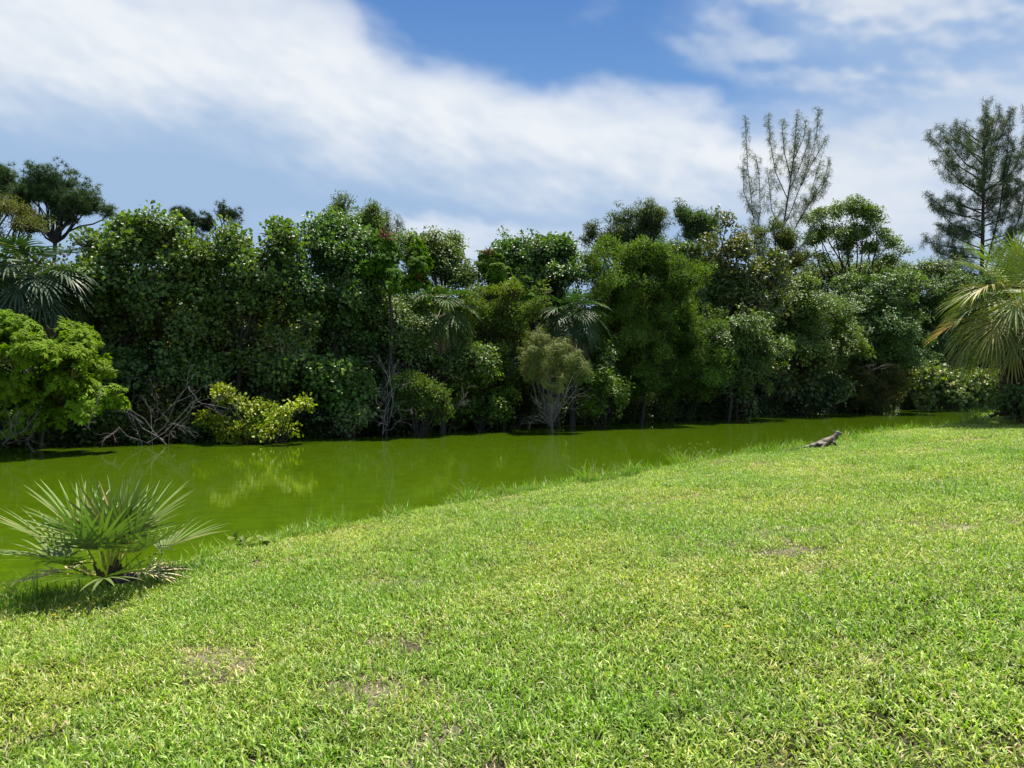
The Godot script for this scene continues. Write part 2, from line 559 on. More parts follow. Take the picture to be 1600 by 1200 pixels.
func make_materials() -> void:
	M.leaf = stand(0.42, 0.5, Color(0.85, 0.9, 0.25))
	M.whorl = stand(0.6, 0.25, Color(0.85, 0.9, 0.2))
	M.soft_leaf = stand(0.55, 0.35, Color(0.88, 0.9, 0.3))
	M.needle = stand(0.6, 0.35, Color(0.5, 0.55, 0.35))
	M.palm = stand(0.48, 0.38, Color(0.6, 0.72, 0.3))
	M.dry = stand(0.8, 0.3, Color(0.4, 0.35, 0.25))
	M.grass = stand(0.45, 0.45, Color(0.85, 0.95, 0.4))
	M.dead = stand(0.8, 0.3)
	M.bark = stand(0.85, 0.3)
	M.bark.albedo_texture = noise_tex(0.03, 5, 0.55, 1.0, 5)
	M.bark.uv1_triplanar = true
	M.bark.uv1_scale = Vector3(2.5, 0.9, 2.5)
	M.skin = stand(0.6, 0.4)
	M.skin.albedo_texture = noise_tex(0.12, 3, 0.55, 1.0, 8)
	M.skin.uv1_triplanar = true
	M.skin.uv1_scale = Vector3(6, 6, 6)
	M.plain = stand(0.7, 0.3)
	M.soil = stand(0.95, 0.15)
	M.soil.albedo_texture = noise_tex(0.06, 6, 0.3, 1.0, 21)
	M.soil.uv1_triplanar = true
	M.soil.uv1_world_triplanar = true
	M.soil.uv1_scale = Vector3(2.6, 2.6, 2.6)
	var w := StandardMaterial3D.new()
	w.albedo_color = Color(0.040, 0.074, 0.0022).linear_to_srgb() * 1.22
	w.albedo_texture = noise_tex(0.008, 5, 0.86, 1.0, 77)
	w.roughness = 0.03
	w.metallic_specular = 0.6
	w.normal_enabled = true
	w.normal_texture = noise_tex(0.02, 4, 0, 1, 31, true, 3.0)
	w.normal_scale = 0.05
	w.uv1_triplanar = true
	w.uv1_world_triplanar = true
	w.uv1_scale = Vector3(0.33, 0.33, 0.5)
	M.water = w

# ------------------------------------------------------------------ ground, water, grass
func steps_of(fine_lo: float, fine_hi: float, step: float, lo: float, hi: float) -> PackedFloat32Array:
	var out := PackedFloat32Array()
	var x := fine_lo
	var s := step
	var left := []
	while x > lo:
		s *= 1.18
		x -= s
		left.append(maxf(x, lo))
	left.reverse()
	for l in left: out.append(l)
	x = fine_lo
	while x < fine_hi:
		out.append(x)
		x += step
	s = step
	while x < hi:
		out.append(x)
		s *= 1.18
		x += s
	out.append(hi)
	return out

const BARE := [[1450, 704, 0.7, 0.25], [1140, 722, 0.5, 0.25], [20, 1062, 0.22, 0.1], [1290, 735, 0.8, 0.3], [1090, 775, 0.6, 0.35], [1260, 830, 1.0, 0.35], [1500, 825, 0.9, 0.3], [1010, 790, 0.6, 0.3], [1500, 690, 0.8, 0.3], [640, 1000, 0.25, 0.15], [1575, 1180, 0.16, 0.1], [1330, 1175, 0.25, 0.1], [170, 1150, 0.25, 0.12]]
var bare_spots := []

func bareness(x: float, d: float) -> float:
	var b := 0.0
	for s in bare_spots:
		var q := Vector2((x - s[0].x) / s[1], (d + s[0].z) / s[2])
		b = maxf(b, exp(-q.length_squared() * 1.2))
	b = b * (0.65 + 0.9 * noise.get_noise_2d(x * 260.0, d * 260.0))
	var n := noise.get_noise_2d(x * 65.0 + 300.0, d * 65.0)
	return clampf(maxf(b, smoothstep(0.2, 0.55, n) * 0.55), 0.0, 1.0)

func ground() -> void:
	var xs := steps_of(-26.0, 44.0, 0.45, -420.0, 420.0)
	var ds := steps_of(0.0, 66.0, 0.4, -260.0, 520.0)
	var v := PackedVector3Array()
	var n := PackedVector3Array()
	var c := PackedColorArray()
	var idx := PackedInt32Array()
	var nx := xs.size()
	var h := PackedFloat32Array()
	for d in ds:
		for x in xs:
			h.append(height(x, d))
	for j in ds.size():
		for i in nx:
			var x := xs[i]
			var d := ds[j]
			v.append(Vector3(x, h[j * nx + i], -d))
			var i0 := maxi(i - 1, 0); var i1 := mini(i + 1, nx - 1)
			var j0 := maxi(j - 1, 0); var j1 := mini(j + 1, ds.size() - 1)
			var gx := (h[j * nx + i1] - h[j * nx + i0]) / (xs[i1] - xs[i0])
			var gd := (h[j1 * nx + i] - h[j0 * nx + i]) / (ds[j1] - ds[j0])
			n.append(Vector3(-gx, 1.0, gd).normalized())
			var col := Color(0.06, 0.047, 0.032)
			if far_in(x, d) < -4.0:
				var b := bareness(x, d) if absf(x) < 30.0 and d < 40.0 else 0.2
				col = Color(0.045, 0.05, 0.018).lerp(Color(0.62, 0.54, 0.41), b)
				var s := edge_in(x, d)
				if s < 0.3: col = col.lerp(Color(0.08, 0.065, 0.04), clampf((0.3 - s) / 0.6, 0, 1))
			c.append(col)
	for j in ds.size() - 1:
		for i in nx - 1:
			var a := j * nx + i
			idx.append_array(PackedInt32Array([a, a + nx, a + 1, a + 1, a + nx, a + nx + 1]))
	var arr := []
	arr.resize(Mesh.ARRAY_MAX)
	arr[Mesh.ARRAY_VERTEX] = v; arr[Mesh.ARRAY_NORMAL] = n; arr[Mesh.ARRAY_COLOR] = c; arr[Mesh.ARRAY_INDEX] = idx
	var m := ArrayMesh.new()
	m.add_surface_from_arrays(Mesh.PRIMITIVE_TRIANGLES, arr)
	var g := part("ground", m, M.soil, self)
	g.set_meta("kind", "structure")

func water() -> void:
	var xs := steps_of(-26.0, 44.0, 1.0, -420.0, 420.0)
	var mb := MB.new()
	for i in xs.size() - 1:
		var a := xs[i]
		var b := xs[i + 1]
		var q := [Vector3(a, 0, -along(NEAR, a) + 1.6), Vector3(b, 0, -along(NEAR, b) + 1.6), Vector3(b, 0, -along(FAR, b) - 3.0), Vector3(a, 0, -along(FAR, a) - 3.0)]
		mb.tri_out(q[0], q[1], q[2], Vector3.UP, Vector3.UP, Vector3.UP, Color.WHITE)
		mb.tri_out(q[0], q[2], q[3], Vector3.UP, Vector3.UP, Vector3.UP, Color.WHITE)
	var w := part("water", mb.mesh(), M.water, self)
	w.set_meta("kind", "structure")

func blade(mb: MB, p: Vector3, a: float, lean: float, l: float, w: float, col: Color) -> void:
	var out := Vector3(cos(a), 0, sin(a))
	var side := Vector3(-sin(a), 0, cos(a)) * w * 0.5
	side = (side + Vector3(0, R(-0.4, 0.4) * w * 0.5, 0))
	var d1 := (out * sin(lean) + Vector3.UP * cos(lean))
	var lean2 := lean + R(0.2, 0.9)
	var d2 := (out * sin(lean2) + Vector3.UP * cos(lean2))
	var m := p + d1 * l * 0.5
	var e := m + d2 * l * 0.5
	mb.tri(p - side * 0.7, p + side * 0.7, m + side, col)
	mb.tri(p - side * 0.7, m + side, m - side, col)
	mb.tri(m - side, m + side, e, col)

func grass_tuft(count: int, reach: float, lo: float, hi: float, w: float, straw: float) -> ArrayMesh:
	var mb := MB.new()
	for i in count:
		var a := R(0, TAU)
		var r := sqrt(rng.randf()) * reach
		var p := Vector3(cos(a) * r, R(-0.012, 0.008), sin(a) * r)
		var t := rng.randf()
		var col := Color(0.185, 0.325, 0.032).lerp(Color(0.44, 0.55, 0.15), t * t)
		col = shade_of(col, 0.5)
		if rng.randf() < straw: col = Color(0.6, 0.54, 0.3) * R(0.7, 1.1)
		blade(mb, p, R(0, TAU), R(0.15, 1.25), R(lo, hi), w * R(0.7, 1.25), col)
	return mb.mesh()

func lawn() -> void:
	var kinds := []
	for i in 6: kinds.append(grass_tuft(165, 0.16, 0.025, 0.075, 0.0075, 0.06))
	for i in 2: kinds.append(grass_tuft(90, 0.15, 0.025, 0.06, 0.007, 0.5))
	var bufs := []
	for k in kinds: bufs.append(PackedFloat32Array())
	var d := 1.2
	while d < 34.0:
		var x := -0.8 * d - 3.5
		while x < 0.8 * d + 4.0:
			var gx := x + R(-0.08, 0.08)
			var gd := d + R(-0.08, 0.08)
			x += 0.15
			var s := edge_in(gx, gd)
			if s < -0.55: continue
			var y := height(gx, gd)
			if y < 0.03: continue
			var b := bareness(gx, gd)
			if rng.randf() < b * 0.75 - 0.05: continue
			var k := rng.randi() % 6
			if rng.randf() < b * 1.1: k = 6 + rng.randi() % 2
			var n1 := noise.get_noise_2d(gx * 30.0, gd * 30.0 + 80.0)
			var n2 := noise.get_noise_2d(gx * 140.0 + 40.0, gd * 140.0)
			var lush := clampf(n1 + 0.5 * n2, -0.7, 0.7)
			var tint := Color(1.06 - 0.3 * lush, 1.0 - 0.08 * lush, 1.0 - 0.1 * lush) * R(0.85, 1.15)
			var tall := 1.0 + 0.35 * lush + (0.5 if s < 0.25 else 0.0) * R(0.2, 1.2)
			var up := Vector3(-0.079, 1.0, 0.0) if s > 0.3 else Vector3(-0.2, 1.0, -0.35)
			put(bufs[k], turned(up, R(0, TAU), R(0.9, 1.15)) * Basis.from_scale(Vector3(1, tall, 1)), Vector3(gx, y + 0.004, -gd), tint)
		d += 0.15
	var fringe := []
	for k in 3: fringe.append(MB.new())
	for mb in fringe:
		for i in 26:
			var p := Vector3(R(-0.1, 0.1), -0.01, R(-0.1, 0.1))
			blade(mb, p, R(0, TAU), R(0.0, 0.6), R(0.1, 0.26), R(0.005, 0.009), shade_of(Color(0.2, 0.33, 0.05), 0.3) if rng.randf() > 0.15 else Color(0.5, 0.42, 0.22))
	for mb in fringe:
		kinds.append(mb.mesh())
		bufs.append(PackedFloat32Array())
	for i in 5200:
		var gx := R(-8, 24)
		var gd := along(NEAR, gx) + R(-0.5, 0.75)
		var s := edge_in(gx, gd)
		if noise.get_noise_2d(gx * 90.0, gd * 30.0 + 500.0) + R(-0.25, 0.25) < 0.0: continue
		var y := height(gx, gd)
		if y < 0.02: continue
		put(bufs[8 + i % 3], turned(Vector3(R(-0.3, 0.3), 1, R(-0.5, 0.1)), R(0, TAU), R(0.5, 1.45) * (1.0 if s < 0.25 else 0.6)), Vector3(gx, y, -gd), Color(R(0.75, 1.2), 1, 1) * R(0.75, 1.15))
	var g := Node3D.new()
	g.name = numbered("lawn_grass")
	add_child(g)
	tag(g, "mown bright green lawn with pale dry patches sloping to the canal", "grass")
	g.set_meta("kind", "stuff")
	for i in kinds.size():
		scatter("grass_blades", kinds[i], bufs[i], M.grass, g)

func weed(label: String, px: float, py: float, count: int, tall: float, reach: float, seedy: bool) -> void:
	var foot := on_lawn(px, py)
	var t := thing("grass_tussock", foot, label, "grass", "tussocks of long grass on the near bank")
	var mb := MB.new()
	for i in int(count * 1.7):
		var a := R(0, TAU)
		var r := sqrt(rng.randf()) * reach
		var p := Vector3(cos(a) * r, -0.03, sin(a) * r)
		var col := shade_of(Color(0.22, 0.36, 0.06), 0.3)
		if rng.randf() < 0.12: col = Color(0.4, 0.32, 0.16)
		var l := tall * R(0.55, 1.35)
		var out := Vector3(cos(R(0, TAU)), 0, sin(R(0, TAU)))
		var dir := (Vector3.UP + out * R(0.05, 0.5)).normalized()
		var side := dir.cross(rdir()).normalized() * R(0.004, 0.010)
		var q := p
		for s in 5:
			var e := q + dir * l / 5.0
			var k0 := 1.0 - s / 5.0
			var k1 := 1.0 - (s + 1) / 5.0
			mb.tri(q - side * k0, q + side * k0, e + side * k1, col)
			if s < 4: mb.tri(q - side * k0, e + side * k1, e - side * k1, col)
			q = e
			dir = (dir + Vector3(0, -0.16, 0) + out * 0.12).normalized()
		if seedy and i % 6 == 0:
			for s in 7: leaf(mb, q, rdir() + Vector3(0, -0.4, 0), rdir(), 0.04, 0.012, Color(0.2, 0.25, 0.08), false)
	part("blades", mb.mesh(), M.grass, t).set_meta("kind", "stuff")

# ------------------------------------------------------------------ iguana
func surface_nets(bones: Array, lo: Vector3, hi: Vector3, cell: float, blend: float, colour: Callable) -> ArrayMesh:
	var nx := int((hi.x - lo.x) / cell) + 2
	var ny := int((hi.y - lo.y) / cell) + 2
	var nz := int((hi.z - lo.z) / cell) + 2
	var f := PackedFloat32Array()
	f.resize(nx * ny * nz)
	f.fill(0.2)
	for b in bones:
		var a: Vector3 = b[0]
		var e: Vector3 = b[1]
		var ra: float = b[2]
		var rb: float = b[3]
		var sq: float = b[4] if b.size() > 4 else 1.0          # squeeze across z
		var m := maxf(ra, rb) * maxf(1.0, sq) + 0.05
		var b0 := ((a.min(e) - Vector3.ONE * m - lo) / cell).floor()
		var b1 := ((a.max(e) + Vector3.ONE * m - lo) / cell).ceil()
		var ab := e - a
		var ll := maxf(ab.length_squared(), 1e-9)
		for k in range(maxi(int(b0.z), 0), mini(int(b1.z), nz)):
			for j in range(maxi(int(b0.y), 0), mini(int(b1.y), ny)):
				for i in range(maxi(int(b0.x), 0), mini(int(b1.x), nx)):
					var p := lo + Vector3(i, j, k) * cell
					var t := clampf((p - a).dot(ab) / ll, 0.0, 1.0)
					var q := p - (a + ab * t)
					q.z /= sq
					var d := q.length() - lerpf(ra, rb, t)
					var at_ := (k * ny + j) * nx + i
					var o := f[at_]
					var h := clampf(0.5 + 0.5 * (o - d) / blend, 0.0, 1.0)
					f[at_] = lerpf(o, d, h) - blend * h * (1.0 - h)
	var id := {}
	var v := PackedVector3Array()
	var col := PackedColorArray()
	var idx := PackedInt32Array()
	var step := [1, nx, nx * ny]
	for k in nz - 1:
		for j in ny - 1:
			for i in nx - 1:
				var base := (k * ny + j) * nx + i
				var first := f[base] < 0.0
				var mixed := false
				for n in range(1, 8):
					if (f[base + (n & 1) + (n >> 1 & 1) * nx + (n >> 2) * nx * ny] < 0.0) != first:
						mixed = true
						break
				if not mixed: continue
				var sum := Vector3.ZERO
				var cnt := 0
				for n in 8:
					for ax in 3:
						if n >> ax & 1: continue
						var m := n | (1 << ax)
						var fa := f[base + (n & 1) + (n >> 1 & 1) * nx + (n >> 2) * nx * ny]
						var fb := f[base + (m & 1) + (m >> 1 & 1) * nx + (m >> 2) * nx * ny]
						if (fa < 0.0) == (fb < 0.0): continue
						var pa := Vector3(n & 1, n >> 1 & 1, n >> 2)
						var pb := Vector3(m & 1, m >> 1 & 1, m >> 2)
						sum += pa.lerp(pb, fa / (fa - fb))
						cnt += 1
				id[base] = v.size()
				var p := lo + (Vector3(i, j, k) + sum / cnt) * cell
				v.append(p)
				col.append(colour.call(p))
	for k in range(1, nz - 1):
		for j in range(1, ny - 1):
			for i in range(1, nx - 1):
				var base := (k * ny + j) * nx + i
				for ax in 3:
					var other: int = base + step[ax]
					if (f[base] < 0.0) == (f[other] < 0.0): continue
					var u: int = step[(ax + 1) % 3]
					var w: int = step[(ax + 2) % 3]
					if not (id.has(base) and id.has(base - u) and id.has(base - u - w) and id.has(base - w)): continue
					var q := [id[base], id[base - u], id[base - u - w], id[base - w]]
					if f[base] < 0.0: q.reverse()
					idx.append_array(PackedInt32Array([q[0], q[1], q[2], q[0], q[2], q[3]]))
	var nrm := PackedVector3Array()
	nrm.resize(v.size())
	for t in range(0, idx.size(), 3):
		var g := (v[idx[t + 2]] - v[idx[t]]).cross(v[idx[t + 1]] - v[idx[t]])
		for s in 3: nrm[idx[t + s]] += g
	for i in nrm.size(): nrm[i] = nrm[i].normalized()
	var arr := []
	arr.resize(Mesh.ARRAY_MAX)
	arr[Mesh.ARRAY_VERTEX] = v; arr[Mesh.ARRAY_NORMAL] = nrm; arr[Mesh.ARRAY_COLOR] = col; arr[Mesh.ARRAY_INDEX] = idx
	var m := ArrayMesh.new()
	m.add_surface_from_arrays(Mesh.PRIMITIVE_TRIANGLES, arr)
	return m

func hide_colour(p: Vector3) -> Color:
	var c := Color(0.17, 0.13, 0.085)
	var band := sin(p.x * 38.0 + p.y * 9.0 + noise.get_noise_3dv(p * 900.0) * 1.5)
	c = c * (1.0 + 0.42 * band)
	if p.x < -0.36:
		var t := sin(p.x * 52.0)
		c = Color(0.34, 0.31, 0.24) if t > 0.0 else Color(0.05, 0.045, 0.04)
		if p.x < -0.62: c = c.lerp(Color(0.06, 0.05, 0.04), 0.7)
	if p.x > -0.01 and p.y > 0.16: c = Color(0.23, 0.215, 0.19)
	if p.x > 0.0 and p.y < 0.2 and p.y > 0.08: c = Color(0.13, 0.12, 0.11)
	if p.y < 0.06 and p.x > -0.12: c = c.lerp(Color(0.3, 0.28, 0.23), 0.6)
	c = c * (1.0 + 0.35 * noise.get_noise_3dv(p * 1800.0))
	c *= 0.9
	return Color(maxf(c.r, 0.01), maxf(c.g, 0.01), maxf(c.b, 0.01))

func iguana() -> void:
	var foot := on_lawn(1306, 698)
	var t := thing("iguana", foot, "grey brown iguana with raised head resting at the top of the bank", "iguana")
	t.rotation = Vector3(0, 0.12, 0.06)
	var b := [
		[Vector3(-1.2, 0.018, 0.1), Vector3(-0.9, 0.02, 0.02), 0.007, 0.014], [Vector3(-0.9, 0.02, 0.02), Vector3(-0.62, 0.034, 0), 0.014, 0.026], [Vector3(-0.62, 0.034, 0), Vector3(-0.4, 0.062, 0), 0.026, 0.05],
		[Vector3(-0.4, 0.062, 0), Vector3(-0.22, 0.1, 0), 0.052, 0.078, 1.15], [Vector3(-0.22, 0.1, 0), Vector3(-0.07, 0.15, 0), 0.078, 0.066, 1.05], [Vector3(-0.07, 0.15, 0), Vector3(0.0, 0.21, 0), 0.062, 0.042],
		[Vector3(0.0, 0.21, 0), Vector3(0.05, 0.258, 0), 0.042, 0.042], [Vector3(0.05, 0.258, 0), Vector3(0.118, 0.25, 0), 0.04, 0.024], [Vector3(0.06, 0.235, 0), Vector3(0.11, 0.234, 0), 0.028, 0.018],
		[Vector3(0.03, 0.225, 0.02), Vector3(0.03, 0.222, 0.034), 0.024, 0.016], [Vector3(0.03, 0.225, -0.02), Vector3(0.03, 0.222, -0.034), 0.024, 0.016],
		[Vector3(0.05, 0.215, 0), Vector3(0.025, 0.155, 0), 0.02, 0.022, 0.55],
	]
	for s in [-1.0, 1.0]:
		b.append([Vector3(-0.06, 0.135, 0.045 * s), Vector3(-0.085, 0.085, 0.1 * s), 0.034, 0.026])
		b.append([Vector3(-0.085, 0.085, 0.1 * s), Vector3(-0.02, 0.022, 0.105 * s), 0.025, 0.016])
		b.append([Vector3(-0.36, 0.07, 0.045 * s), Vector3(-0.25, 0.085, 0.12 * s), 0.042, 0.03])
		b.append([Vector3(-0.25, 0.085, 0.12 * s), Vector3(-0.37, 0.025, 0.15 * s), 0.028, 0.018])
		b.append([Vector3(-0.37, 0.022, 0.15 * s), Vector3(-0.29, 0.014, 0.165 * s), 0.017, 0.012])
		for k in 4:
			var an := -0.6 + 0.4 * k
			b.append([Vector3(-0.015, 0.016, 0.106 * s), Vector3(-0.015 + 0.055 * cos(an), 0.01, 0.106 * s + 0.055 * sin(an)), 0.011, 0.007])
			b.append([Vector3(-0.29, 0.014, 0.165 * s), Vector3(-0.29 + (0.05 + 0.015 * k) * cos(an), 0.009, 0.165 * s + 0.06 * sin(an)), 0.01, 0.007])
	var body := surface_nets(b, Vector3(-1.24, -0.02, -0.26), Vector3(0.18, 0.33, 0.26), 0.0095, 0.022, hide_colour)
	part("body", body, M.skin, t)
	var crest := MB.new()
	var line := [Vector3(0.035, 0.296, 0), Vector3(-0.01, 0.258, 0), Vector3(-0.07, 0.215, 0), Vector3(-0.22, 0.177, 0), Vector3(-0.4, 0.113, 0), Vector3(-0.6, 0.06, 0)]
	for i in 46:
		var u := i / 46.0 * (line.size() - 1)
		var k := int(u)
		var p: Vector3 = line[k].lerp(line[k + 1], u - k) - Vector3(0, 0.006, 0)
		var l := lerpf(0.045, 0.014, i / 46.0) * R(0.85, 1.1)
		var d := (line[k] - line[k + 1] as Vector3).normalized()
		var tip := p + (Vector3(-d.y, d.x, 0) * 0.9 - d * 0.6).normalized() * l
		for s in [-1.0, 1.0]: crest.tri(p - d * 0.006, p + d * 0.006 + Vector3(0, 0, 0.002 * s), tip, Color(0.16, 0.14, 0.12))
	part("crest", crest.mesh(), M.plain, t)
	for s in [-1.0, 1.0]:
		var eye := SphereMesh.new()
		eye.radius = 0.0075; eye.height = 0.015; eye.radial_segments = 12; eye.rings = 6
		var em := StandardMaterial3D.new()
		em.albedo_color = Color(0.12, 0.07, 0.03); em.roughness = 0.1
		part("eye", eye, em, t).position = Vector3(0.066, 0.27, 0.034 * s)

# ------------------------------------------------------------------ everything
func _ready() -> void:
	rng.seed = 20240611
	noise.seed = 3
	noise.frequency = 0.01
	noise.fractal_octaves = 3
	var exposure := 2.0
	var cam := Camera3D.new()
	cam.name = "camera"
	add_child(cam)
	cam.position = EYE
	cam.rotation.x = -atan(10.0 / F)
	cam.fov = rad_to_deg(2.0 * atan(600.0 / F))
	cam.far = 1500.0
	cam.near = 0.05
	look = cam.basis
	var env := Environment.new()
	env.background_mode = Environment.BG_SKY
	env.sky = Sky.new()
	var pano := PanoramaSkyMaterial.new()
	pano.panorama = ImageTexture.create_from_image(sky_image(exposure))
	env.sky.sky_material = pano
	env.tonemap_mode = Environment.TONE_MAPPER_LINEAR
	env.tonemap_exposure = exposure
	env.sdfgi_enabled = true
	env.ssao_enabled = true
	env.ssil_enabled = true
	var we := WorldEnvironment.new()
	we.name = "world_environment"
	we.environment = env
	add_child(we)
	var sun := DirectionalLight3D.new()
	sun.name = "sun"
	sun.light_energy = 1.6
	sun.light_color = Color(1.0, 0.965, 0.9)
	sun.light_angular_distance = 0.53
	sun.shadow_enabled = true
	add_child(sun)
	var az := deg_to_rad(35.0)
	var el := deg_to_rad(73.0)
	sun.basis = Basis.looking_at(-Vector3(sin(az) * cos(el), sin(el), -cos(az) * cos(el)), Vector3.FORWARD)

	make_materials()
	for b in BARE:
		bare_spots.append([on_lawn(b[0], b[1]), b[2], b[3]])
	ground()
	water()
	lawn()
	plants()
	near_things()

func plants() -> void:
	# leaf clumps that trees of a kind share
	var grape := broad_clump(54, 0.108, 0.1, 0.46, Color(0.122, 0.195, 0.052), 0.9)
	var grape_b := broad_clump(54, 0.105, 0.08, 0.46, Color(0.13, 0.2, 0.055), 0.9)
	var small := broad_clump(72, 0.10, 0.058, 0.4, Color(0.125, 0.205, 0.036), 0.9, false)
	var small_b := broad_clump(66, 0.10, 0.05, 0.4, Color(0.115, 0.16, 0.055), 0.9, false)
	var pale := broad_clump(24, 0.15, 0.14, 0.46, Color(0.13, 0.17, 0.07), 1.1)
	var lime := broad_clump(36, 0.12, 0.085, 0.32, Color(0.22, 0.3, 0.02), 0.7)
	var umbrella := umbrella_clump(Color(0.10, 0.19, 0.012))
	var spray := needle_spray(Color(0.17, 0.2, 0.09), 16, 0.42, 0.017, 1.5)
	var feather := needle_spray(Color(0.19, 0.225, 0.055), 40, 0.2, 0.014, 0.3)
	var tuft := pine_tuft(Color(0.05, 0.085, 0.03))
	var W := Color(1, 1, 1)

	# --- behind
	tree("pine_tree", "tall slash pine with spreading rounded crown above the far left trees", "tree", "pines behind the far bank", 84, 40, [[62, 280, 26], [100, 285, 28], [85, 305, 22], [128, 300, 18], [40, 300, 20], [150, 322, 17], [170, 330, 9], [112, 322, 14], [60, 320, 16], [85, 335, 15], [62, 342, 13], [112, 342, 12], [30, 325, 14]], tuft, M.needle, Color(1.6, 1.6, 1.4), {"dens": 2.6, "fork": 0.8, "girth": 0.13, "flat": 0.8, "fillk": 2, "hole": 0.36})
	tree("pine_tree", "pine crown cut by the left edge of the photo", "tree", "pines behind the far bank", -20, 43, [[10, 285, 22], [-25, 280, 28], [25, 305, 14], [-10, 310, 22]], tuft, M.needle, Color(1.6, 1.6, 1.4), {"dens": 2.6, "fork": 0.8, "girth": 0.13, "flat": 0.8, "fillk": 2, "hole": 0.36})
	tree("pine_tree", "small round topped pine standing above the dense trees left of centre", "tree", "pines behind the far bank", 352, 46, [[340, 330, 15], [358, 335, 14], [330, 345, 12], [365, 350, 10], [322, 352, 8]], tuft, M.needle, W, {"dens": 3.4, "fork": 0.8, "girth": 0.12, "flat": 0.8, "hole": 0.4})
	tree("pine_tree", "thin pine with sparse crown just left of the small round topped pine", "tree", "pines behind the far bank", 290, 45, [[278, 335, 11], [295, 345, 13], [300, 365, 12], [310, 375, 10]], tuft, M.needle, W, {"dens": 4.0, "fork": 0.8, "girth": 0.13, "flat": 0.75, "hole": 0.42})
	tree("twiggy_tree", "greyish olive twiggy tree above the fan palm at the far left", "tree", "", 15, 33, [[25, 340, 24], [-15, 345, 35], [50, 360, 18], [20, 370, 30]], small_b, M.soft_leaf, Color(1.2, 1.0, 1.2), {"dens": 5.0, "hole": 0.42})
	tree("loose_tree", "tall loose olive green tree rising behind the umbrella tree with red flowers", "tree", "", 560, 37, [[537, 328, 17], [524, 345, 14], [545, 352, 20], [575, 345, 17], [590, 360, 18], [560, 375, 24], [595, 385, 22], [580, 328, 10]], small_b, M.soft_leaf, Color(0.95, 1.15, 0.8), {"dens": 3.6, "hole": 0.4})
	tree("round_tree", "grey green loose crowned tree behind the big yellow green tree", "tree", "", 985, 47, [[925, 368, 20], [955, 352, 22], [985, 345, 22], [1015, 338, 20], [1035, 352, 18], [905, 372, 12], [1020, 325, 8], [965, 375, 25], [1015, 370, 25], [940, 400, 25], [1040, 395, 25], [990, 400, 25]], small_b, M.soft_leaf, Color(0.95, 1.0, 1.15), {"dens": 2.0, "hole": 0.43, "fillk": 3, "flat": 0.8})
	tree("round_tree", "small dark green crown behind, between the grey green tree and the tall thin she-oak", "tree", "", 1085, 47, [[1068, 338, 14], [1092, 342, 16], [1110, 352, 15], [1080, 362, 20], [1105, 375, 20]], small_b, M.leaf, Color(0.8, 1.0, 1.0), {"dens": 7.0})
	tree("layered_tree", "open crowned tree with layered tufts right of the tall thin she-oak", "tree", "", 1325, 54, [[1330, 325, 20], [1300, 335, 18], [1268, 345, 16], [1360, 335, 18], [1375, 355, 16], [1345, 360, 18], [1305, 368, 20], [1270, 375, 18], [1395, 382, 12], [1360, 390, 16], [1405, 400, 12], [1380, 410, 14], [1315, 395, 18], [1280, 410, 18]], grape_b, M.leaf, Color(1.2, 1.25, 0.9), {"dens": 2.6, "flat": 0.6, "fork": 0.55, "girth": 0.16})
	tree("round_tree", "dense green crowns behind the right bank trees, under the layered tree", "tree", "", 1330, 57, [[1230, 425, 26], [1275, 432, 28], [1320, 430, 26], [1360, 436, 26], [1400, 432, 24], [1440, 430, 20], [1475, 428, 22]], grape_b, M.leaf, W, {"dens": 3.4})
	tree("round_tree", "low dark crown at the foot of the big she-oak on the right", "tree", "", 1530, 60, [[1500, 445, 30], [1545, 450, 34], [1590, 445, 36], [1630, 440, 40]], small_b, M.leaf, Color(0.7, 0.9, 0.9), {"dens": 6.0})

	# --- the she-oaks
	var thin := []
	thin.append({"pts": [[1190, 640], [1196, 500], [1212, 420], [1228, 330], [1240, 250], [1246, 172]], "r": 0.15, "root": true, "from": 0.5})
	for q in [[[1198, 480], [1186, 420], [1176, 330], [1168, 260], [1164, 180]], [[1180, 380], [1188, 330], [1186, 270], [1180, 240]], [[1222, 360], [1236, 330], [1262, 260], [1276, 210], [1280, 168]], [[1230, 310], [1212, 270], [1203, 220], [1201, 176]], [[1215, 410], [1240, 360], [1270, 310], [1290, 275], [1297, 245]], [[1236, 280], [1226, 240], [1222, 200], [1226, 185]], [[1252, 290], [1266, 260], [1284, 230], [1290, 212]], [[1240, 250], [1256, 215], [1260, 185]], [[1262, 320], [1284, 295], [1296, 268]], [[1232, 300], [1250, 260], [1262, 225], [1266, 200]], [[1222, 360], [1206, 330], [1202, 290], [1198, 262]], [[1245, 350], [1262, 320], [1276, 270], [1282, 250]], [[1178, 340], [1162, 300], [1161, 260]], [[1205, 440], [1240, 400], [1262, 372], [1280, 330]]]:
		thin.append({"pts": q, "r": 0.035, "from": 0.1})
	she_oak("tall thin she-oak with several upright wispy stems above the trees right of centre", 1190, 49, thin, 0.8, 4.0, Color(1.0, 1.0, 1.0), spray, 0.95)
	var big := []
	big.append({"pts": [[1532, 640], [1534, 440], [1536, 330], [1538, 240], [1541, 155]], "r": 0.3, "root": true, "from": 0.55, "w": 1.2})
	for s in [[390, 1452, 372, 0], [370, 1440, 330, 0], [345, 1432, 318, 0], [330, 1455, 288, 0], [300, 1452, 250, 0], [275, 1463, 205, 0], [250, 1485, 190, 0], [225, 1508, 180, 0], [410, 1470, 400, 0], [380, 1620, 350, 0], [350, 1610, 300, 0], [320, 1615, 250, 0], [300, 1600, 205, 0], [270, 1580, 180, 0], [240, 1560, 170, 0], [400, 1600, 390, 0], [420, 1490, 395, 0], [430, 1590, 420, 0], [365, 1480, 350, 0], [315, 1500, 270, 0], [290, 1565, 235, 0], [335, 1570, 290, 0]]:
